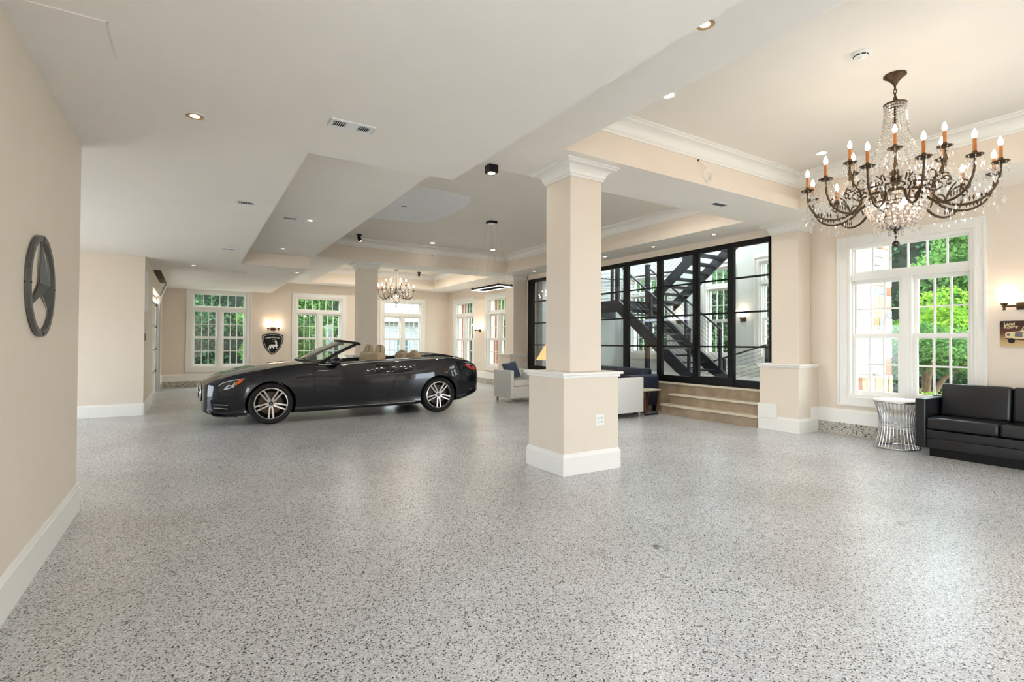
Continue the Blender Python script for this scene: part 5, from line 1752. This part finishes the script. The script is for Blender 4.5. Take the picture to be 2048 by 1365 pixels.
# ------------------------------------------------------------------ outlet on the plinth
ou = thing('wall_outlet', 'white four-gang outlet plate on the column plinth', 'outlet', (3.745, 4.195, 0.545))
MB().box(-0.058, 0.058, -0.006, 0, -0.06, 0.06).build('cover_plate', M['plate'], ou, bevel=0.003)
for sx in (-1, 1):
    for sz in (-1, 1):
        r_ = MB().lathe([(0.001, -0.009), (0.017, -0.009), (0.018, -0.005), (0.001, -0.005)], 18, (sx * 0.024, 0, sz * 0.022), 'y').build('receptacle', M['plate'], ou, smooth=40)
        MB().box(sx * 0.024 - 0.007, sx * 0.024 - 0.0045, -0.0098, -0.0088, sz * 0.022 - 0.004, sz * 0.022 + 0.007).box(sx * 0.024 + 0.0045, sx * 0.024 + 0.007, -0.0098, -0.0088, sz * 0.022 - 0.004, sz * 0.022 + 0.007).box(sx * 0.024 - 0.002, sx * 0.024 + 0.002, -0.0098, -0.0088, sz * 0.022 - 0.012, sz * 0.022 - 0.007).build('slots', M['gap'], r_)
def plate(label, name, loc, rotz, w, h, m, cat):
    t = thing(name, label, cat, loc, rotz)
    MB().box(-w / 2, w / 2, -0.006, 0, -h / 2, h / 2).build('cover_plate', M[m], t, bevel=0.002)
    MB().box(-w * 0.16, w * 0.16, -0.010, -0.005, -h * 0.26, h * 0.26).build('rocker', M[m], t, bevel=0.0015)
    return t
plate('white outlet plate on the wall between the two side windows', 'wall_outlet', (XR, 15.65, 0.66), -PI / 2, 0.075, 0.12, 'plate', 'outlet')
plate('dark switch plate on the edge of the wall stub', 'light_switch', (-0.77, 11.88, 1.45), PI / 2, 0.14, 0.14, 'bronze', 'switch')
plate('small grey opener button on the wall by the garage door', 'door_button', (-0.77, 12.95, 1.72), PI / 2, 0.16, 0.06, 'silver', 'button')
pb = thing('electrical_panel', 'flat white electrical panel on the wall stub', 'electrical panel', (-0.77, 11.93, 2.31), PI / 2)
MB().box(-0.20, 0.20, -0.02, 0, -0.40, 0.40).build('panel_frame', M['plate'], pb, bevel=0.003)
MB().box(-0.165, 0.165, -0.027, -0.02, -0.365, 0.365).build('panel_door', M['vent'], pb, bevel=0.003)
MB().box(0.13, 0.15, -0.031, -0.027, -0.03, 0.03).build('latch', M['silver'], pb)

# ------------------------------------------------------------------ garage door with its track
gd = thing('garage_door', 'white sectional garage door with steel track at the left wall', 'garage door', (-0.86, 15.36, 0))
for i in range(4):
    z0 = 0.01 + i * 0.59
    s_ = MB().box(-0.045, 0.0, -1.47, 1.42, z0, z0 + 0.582).build('door_section', M['trim'], gd, bevel=0.004)
    for y in (-0.95, -0.32, 0.32, 0.95):
        MB().box(0.0, 0.006, y - 0.25, y + 0.25, z0 + 0.12, z0 + 0.46).build('raised_panel', M['trim'], s_, bevel=0.003)
    MB().box(0.0, 0.02, -1.2, 1.36, z0 + 0.55, z0 + 0.585).build('strut', M['silver'], s_)
    MB().box(0.0, 0.03, 1.25, 1.40, z0 + 0.54, z0 + 0.60).build('roller_hinge', M['steel'], s_)
MB().box(0.035, 0.085, 1.36, 1.42, 0.0, 2.2).build('track', M['silver'], gd)
MB().tube([(0.06, 1.39, 2.2), (0.075, 1.38, 2.4), (0.13, 1.38, 2.65), (0.24, 1.38, 2.93)], 0.028, 6).build('track', M['silver'], gd, smooth=30)
MB().box(0.0, 0.12, 1.43, 1.49, 0.0, 2.55).build('jamb', M['trim'], gd)
MB().tube([(0.03, 1.3, 2.5), (0.03, -1.3, 2.5)], 0.016, 8).build('torsion_bar', M['silver'], gd)
# ------------------------------------------------------------------ outside: ground, bay masonry, trees, hedge, white house
import numpy as np
struct(MB().box(-40, 50, -40, 60, -0.5, -0.32).build('ground', mat('garden_ground', rgb(96, 104, 70), 0.9, var=0.3, vscale=2)))
dw = mat('bounce_slab_pale', rgb(214, 210, 202), 0.85, var=0.05, vscale=3)  # pale slab added outside to throw daylight up onto the ceilings
struct(MB().box(-30, -0.97, -35, 30, -0.33, -0.02).box(-0.97, 8.7, -35, -5.25, -0.33, -0.02).box(8.72, 24, -35, 1.0, -0.33, -0.02).build('bounce_slab', dw), 'pale concrete slab added outside to bounce daylight through the doorways')
# brick skin of the right wall, seen in the reveals of the side windows
wall('wall_brick', 'x', 8.70, 0.20, 12.35, 18.5, -0.3, 3.95, holes_for(RF_W, 0.74, 0.5, 2.92), M['stained'])
# stone bay: blocks on the outside of the hall's side wall
bw = struct(link('wall_bay', None, None, (8.72, 4.67, -0.3)), 'stone cladding of the stair bay outside the wide window')
rs = random.Random(3)
SM = [mat('stone_' + n_, rgb(*c), 0.85, var=0.22, vscale=9, bump=0.4, bscale=30) for n_, c in (('cream', (156, 144, 124)), ('buff', (144, 122, 94)), ('rust', (126, 73, 45)), ('grey', (110, 109, 105)), ('pale', (166, 159, 146)), ('ochre', (136, 105, 68)))]
wts = [0, 0, 0, 4, 4, 1, 1, 5, 2, 3]
z = 0.0
while z < 4.3:
    h = rs.choice((0.17, 0.22, 0.28, 0.34))
    lo = 0.0 if z + h < 1.12 else 2.33
    x = lo
    while x < 3.06:
        w = rs.uniform(0.2, 0.55)
        if x + w > 2.95:
            w = 3.1 - x
        d = rs.uniform(0.04, 0.065)
        MB().box(x + 0.006, x + w - 0.006, -d, 0.0, z + 0.006, z + h - 0.006).build('stone', SM[rs.choice(wts)], bw, bevel=0.012)
        x += w
    z += h
MB().box(0, 3.1, -0.03, 0.0, 0, 4.3).build('mortar', mat('mortar', rgb(170, 162, 146), 0.9), bw)
MB().box(0.5, 2.45, -0.11, 0.0, 1.12, 1.24).build('stone_sill', SM[4], bw, bevel=0.03)
mb = MB()
frame(mb, 0.55, 2.30, 1.25, 3.83, 0.14, -0.06, 0.0)
mb.build('outer_casing', mat('outer_trim', rgb(190, 190, 188), 0.5), bw)

# ---- foliage
def leaf_material(name, c0, c1, tl=0.35):
    m = bpy.data.materials.new(name)
    m.use_nodes = True
    nt = m.node_tree
    nt.nodes.clear()
    out = nt.nodes.new('ShaderNodeOutputMaterial')
    at = nt.nodes.new('ShaderNodeAttribute')
    at.attribute_name = 'tone'
    r = nt.nodes.new('ShaderNodeValToRGB')
    r.color_ramp.elements[0].color = (*c0, 1)
    r.color_ramp.elements[1].color = (*c1, 1)
    nt.links.new(at.outputs['Fac'], r.inputs['Fac'])
    di = nt.nodes.new('ShaderNodeBsdfDiffuse')
    tr = nt.nodes.new('ShaderNodeBsdfTranslucent')
    mx = nt.nodes.new('ShaderNodeMixShader')
    mx.inputs['Fac'].default_value = tl
    nt.links.new(r.outputs['Color'], di.inputs['Color'])
    nt.links.new(r.outputs['Color'], tr.inputs['Color'])
    nt.links.new(di.outputs[0], mx.inputs[1])
    nt.links.new(tr.outputs[0], mx.inputs[2])
    nt.links.new(mx.outputs[0], out.inputs['Surface'])
    return m
LM = {'dark': leaf_material('leaf_dark', rgb(46, 72, 54), rgb(98, 130, 88)),
      'mid': leaf_material('leaf_mid', rgb(56, 92, 52), rgb(116, 152, 84)),
      'bright': leaf_material('leaf_bright', rgb(84, 128, 42), rgb(144, 176, 70), 0.45)}
def crown_mesh(name, m, n, rx, ry, rz, clumps, leaf, seed):
    g = np.random.default_rng(seed)
    d = g.normal(size=(clumps, 3))
    d /= np.linalg.norm(d, axis=1)[:, None]
    rad = g.uniform(0.25, 0.9, clumps) ** 0.6
    cc = d * rad[:, None] * np.array([rx, ry, rz])
    cr_ = g.uniform(0.22, 0.42, clumps) * min(rx, ry)
    k = g.integers(0, clumps, n)
    dd = g.normal(size=(n, 3))
    dd /= np.linalg.norm(dd, axis=1)[:, None]
    dd[:, 2] = np.abs(dd[:, 2]) * np.where(g.random(n) < 0.75, 1, -1)
    pos = cc[k] + dd * (cr_[k] * g.uniform(0.75, 1.08, n))[:, None]
    nrm = dd + g.normal(size=(n, 3)) * 0.55
    nrm /= np.linalg.norm(nrm, axis=1)[:, None]
    t = np.cross(nrm, g.normal(size=(n, 3)))
    t /= np.linalg.norm(t, axis=1)[:, None]
    b = np.cross(nrm, t)
    L = (leaf * g.uniform(0.7, 1.25, n))[:, None]
    v = np.stack([pos - t * L * 0.5, pos + b * L * 0.27 + nrm * L * 0.08, pos + t * L * 0.5 - nrm * L * 0.06, pos - b * L * 0.27 + nrm * L * 0.08], axis=1).reshape(-1, 3)
    me = bpy.data.meshes.new(name)
    me.vertices.add(len(v))
    me.vertices.foreach_set('co', v.astype(np.float32).ravel())
    me.loops.add(4 * n)
    me.loops.foreach_set('vertex_index', np.arange(4 * n, dtype=np.int32))
    me.polygons.add(n)
    me.polygons.foreach_set('loop_start', np.arange(0, 4 * n, 4, dtype=np.int32))
    me.update(calc_edges=True)
    a = me.attributes.new('tone', 'FLOAT', 'FACE')
    tone = np.clip(g.normal(0.45, 0.25, n) + 0.12 * (k % 3 - 1), 0, 1)
    a.data.foreach_set('value', tone.astype(np.float32))
    me.materials.append(m)
    return me
CR = {'dark': crown_mesh('crown', LM['dark'], 26000, 2.0, 2.0, 3.4, 70, 0.16, 1),
      'mid': crown_mesh('crown', LM['mid'], 22000, 1.9, 1.9, 2.6, 60, 0.15, 2),
      'bright': crown_mesh('crown', LM['bright'], 9000, 1.0, 1.0, 1.0, 36, 0.10, 3),
      'fine': crown_mesh('crown', LM['mid'], 9000, 1.3, 1.3, 0.75, 40, 0.09, 4),
      'hedge': crown_mesh('crown', LM['dark'], 9000, 0.9, 0.9, 2.1, 50, 0.09, 5)}
bark = mat('bark', rgb(120, 96, 76), 0.9, var=0.3, vscale=12, bump=0.5, bscale=40)
TR = MB().tube([(0, 0, -0.05), (0.04, 0.02, 1.2), (-0.03, 0.05, 2.6), (0.02, 0, 4.2)], 0.16, 10, rs=[0.2, 0.15, 0.12, 0.06]).mesh('trunk', bark, smooth=60)
def tree(label, kind, x, y, zc, s, rot, group, trunk=True, name='garden_tree'):
    t = thing(name, label, 'tree' if name == 'garden_tree' else 'shrub', (x, y, -0.32), rot, group)
    c = link('crown', CR[kind], t)
    c['kind'] = 'stuff'
    c.location = (0, 0, zc)
    c.scale = s if isinstance(s, tuple) else (s, s, s)
    if trunk:
        k = link('trunk', TR, t)
        k.scale = (1, 1, (zc + 0.3) / 4.2)
    return t
def hedge(label, x0, x1, y0, y1, h, m, n, leaf, seed):
    g = np.random.default_rng(seed)
    # leaves scattered over the five faces of a lumpy box
    a = np.array([(y1 - y0) * h, (y1 - y0) * h, (x1 - x0) * h, (x1 - x0) * h, (x1 - x0) * (y1 - y0)])
    f = g.choice(5, n, p=a / a.sum())
    u, v = g.random(n), g.random(n)
    P_ = np.zeros((n, 3))
    N_ = np.zeros((n, 3))
    for i in range(5):
        k = f == i
        if i < 2:
            P_[k] = np.stack([np.full(k.sum(), (x0, x1)[i]), y0 + (y1 - y0) * u[k], h * v[k]], 1)
            N_[k] = (-1 if i == 0 else 1, 0, 0.2)
        elif i < 4:
            P_[k] = np.stack([x0 + (x1 - x0) * u[k], np.full(k.sum(), (y0, y1)[i - 2]), h * v[k]], 1)
            N_[k] = (0, -1 if i == 2 else 1, 0.2)
        else:
            P_[k] = np.stack([x0 + (x1 - x0) * u[k], y0 + (y1 - y0) * v[k], np.full(k.sum(), h)], 1)
            N_[k] = (0, 0, 1)
    lump = (np.sin(P_[:, 0] * 2.1) + np.sin(P_[:, 1] * 2.3 + 1) + np.sin(P_[:, 2] * 2.7 + P_[:, 1])) * 0.16
    P_ += N_ * (lump + g.normal(0, 0.13, n))[:, None]
    nr = N_ + g.normal(size=(n, 3)) * 0.6
    nr /= np.linalg.norm(nr, axis=1)[:, None]
    t = np.cross(nr, g.normal(size=(n, 3)))
    t /= np.linalg.norm(t, axis=1)[:, None]
    b = np.cross(nr, t)
    L = (leaf * g.uniform(0.7, 1.3, n))[:, None]
    V = np.stack([P_ - t * L * 0.5, P_ + b * L * 0.3, P_ + t * L * 0.5, P_ - b * L * 0.3], 1).reshape(-1, 3)
    me = bpy.data.meshes.new('leaves')
    me.vertices.add(len(V))
    me.vertices.foreach_set('co', V.astype(np.float32).ravel())
    me.loops.add(4 * n)
    me.loops.foreach_set('vertex_index', np.arange(4 * n, dtype=np.int32))
    me.polygons.add(n)
    me.polygons.foreach_set('loop_start', np.arange(0, 4 * n, 4, dtype=np.int32))
    me.update(calc_edges=True)
    at = me.attributes.new('tone', 'FLOAT', 'FACE')
    at.data.foreach_set('value', np.clip(g.normal(0.45, 0.25, n) + lump, 0, 1).astype(np.float32))
    me.materials.append(LM[m])
    t_ = thing('hedge', label, 'hedge', (0, 0, -0.32))
    o = link('leaves', me, t_)
    o['kind'] = 'stuff'
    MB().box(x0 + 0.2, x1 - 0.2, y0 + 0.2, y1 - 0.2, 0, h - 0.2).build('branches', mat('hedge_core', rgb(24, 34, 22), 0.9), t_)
    return t_
tree('dense dark green tree outside the window beside the shield sign', 'dark', -1.6, 22.6, 2.9, 0.92, 0.4, None)
tree('lighter green tree outside the second window behind the convertible', 'mid', 3.4, 22.8, 2.5, (0.95, 0.95, 1.15), 2.0, None)
tree('tall dark tree standing behind the white house', 'dark', 12.2, 36.6, 4.6, (1.0, 1.0, 1.25), 1.0, None)
hedge('tall dark hedge behind the trees outside the far windows', -9.0, 6.4, 26.2, 27.2, 6.6, 'dark', 30000, 0.17, 11)
tree('light leafy tree outside the pair of side windows', 'mid', 12.7, 18.9, 2.7, 0.95, 0.9, None)
tree('dark leafy tree farther out beyond the pair of side windows', 'dark', 12.9, 24.3, 2.9, 0.95, 1.7, None)
hedge('tall hedge beyond the trees outside the pair of side windows', 17.0, 18.0, 16.5, 33.0, 6.4, 'mid', 30000, 0.17, 12)
hedge('clipped dark hedge close outside the stair hall windows', 15.2, 16.2, 7.6, 16.0, 3.9, 'dark', 26000, 0.12, 13)
tree('large mid green tree beyond the bright shrub outside the wide window', 'mid', 21.2, 5.0, 4.0, 1.25, 0.8, None)
tree('large dark green tree beside the big tree outside the wide window', 'dark', 21.4, 12.2, 4.2, 1.25, 1.6, None)
hedge('tall dark hedge at the end of the garden outside the wide window', 26.0, 27.0, -3.0, 20.0, 8.5, 'dark', 32000, 0.2, 14)
tree('bright yellow-green shrub outside the wide window', 'bright', 17.0, 5.5, 1.75, (1.25, 1.25, 1.15), 0.0, None, False, 'garden_shrub')
hedge('low dark hedge under the bright shrub outside the wide window', 14.6, 14.8, 3.4, 6.4, 1.15, 'dark', 5000, 0.1, 15)
hedge('low bright clipped hedge at the foot of the small tree', 11.95, 12.25, 2.4, 4.3, 0.72, 'bright', 3500, 0.07, 16)
# small multi-stemmed tree right outside the wide window
sm = thing('garden_tree', 'small multi-stemmed tree with layered branches outside the wide window', 'tree', (13.5, 4.66, -0.32))
for k, (dx, dy, h) in enumerate([(0.25, 0.1, 1.5), (-0.2, 0.25, 1.55), (0.05, -0.35, 1.45), (-0.25, -0.15, 1.4)]):
    MB().tube([(0.02 * k, 0.01 * k, 0), (dx * 0.25, dy * 0.25, 0.55), (dx * 0.9, dy * 0.9, 1.0), (dx * 2.2, dy * 2.2, h)], 0.05, 8, rs=[0.09, 0.065, 0.05, 0.025]).build('trunk', bark, sm, smooth=60)
for dx, dy, zc, s in ((0.0, 0.1, 1.62, (0.62, 0.8, 0.62)), (0.15, -0.45, 1.5, (0.5, 0.6, 0.45))):
    c = link('crown', CR['fine'], sm)
    c['kind'] = 'stuff'
    c.location = (dx, dy, zc)
    c.scale = s

# ---- white neighbour house with a metal roof
hs = thing('white_house', 'white clapboard house with pale metal roof outside the third window', 'house', (11.0, 28.0, -0.32))
wh = mat('clapboard_white', rgb(172, 176, 180), 0.6)
rf = mat('metal_roof', rgb(140, 146, 156), 0.5, 0.2)
sg = mat('grey_shingles', rgb(150, 154, 164), 0.8, var=0.2, vscale=20)
MB().box(-3.2, 5.0, 0, 5.0, 0, 3.1).build('wall', wh, hs)
for i in range(20):
    MB().box(-3.2, 5.0, -0.03, 0.0, 0.1 + 0.15 * i, 0.235 + 0.15 * i).build('clapboard', wh, hs)
MB().box(-3.6, 5.3, -0.45, -0.25, 2.85, 3.08).build('eave', M['trim'], hs)
MB().add([(-3.5, -0.4, 3.08), (5.3, -0.4, 3.08), (5.3, 3.4, 6.4), (-1.0, 3.4, 6.4), (-3.5, -0.4, 2.98), (5.3, -0.4, 2.98), (5.3, 3.4, 6.3), (-1.0, 3.4, 6.3)], [(0, 1, 2, 3), (7, 6, 5, 4), (0, 4, 5, 1), (1, 5, 6, 2), (2, 6, 7, 3), (3, 7, 4, 0)]).build('metal_roof', rf, hs)
sm_ = MB().bar((0, -0.4, 3.10), (0, 3.4, 6.42), 0.03, 0.05).mesh('roof_seam', mat('roof_seam', rgb(120, 128, 140), 0.5, 0.3))
for i in range(13):
    x = -1.0 + i * 0.48
    link('roof_seam', sm_, hs, (x, 0, 0))
MB().add([(-6.5, 1.5, 2.95), (-1.6, 1.5, 2.95), (-1.6, 5.0, 5.6), (-5.0, 5.0, 5.6), (-6.5, 1.5, 2.8), (-1.6, 1.5, 2.8), (-1.6, 5.0, 5.45), (-5.0, 5.0, 5.45)], [(0, 1, 2, 3), (7, 6, 5, 4), (0, 4, 5, 1), (1, 5, 6, 2), (2, 6, 7, 3), (3, 7, 4, 0)]).build('shingle_roof', sg, hs)
MB().box(-6.2, -3.2, 2.0, 5.0, 0, 3.0).build('wing_wall', wh, hs)
for x in (-2.75, -0.9, 0.95, 2.8):
    w_ = MB().box(x - 0.38, x + 0.38, -0.07, 0.0, 0.75, 1.95).build('window', wh, hs)
    MB().box(x - 0.30, x + 0.30, -0.08, -0.06, 0.83, 1.45).box(x - 0.30, x + 0.30, -0.08, -0.06, 1.5, 1.87).build('pane', mat('house_pane', rgb(80, 110, 112), 0.1), w_)
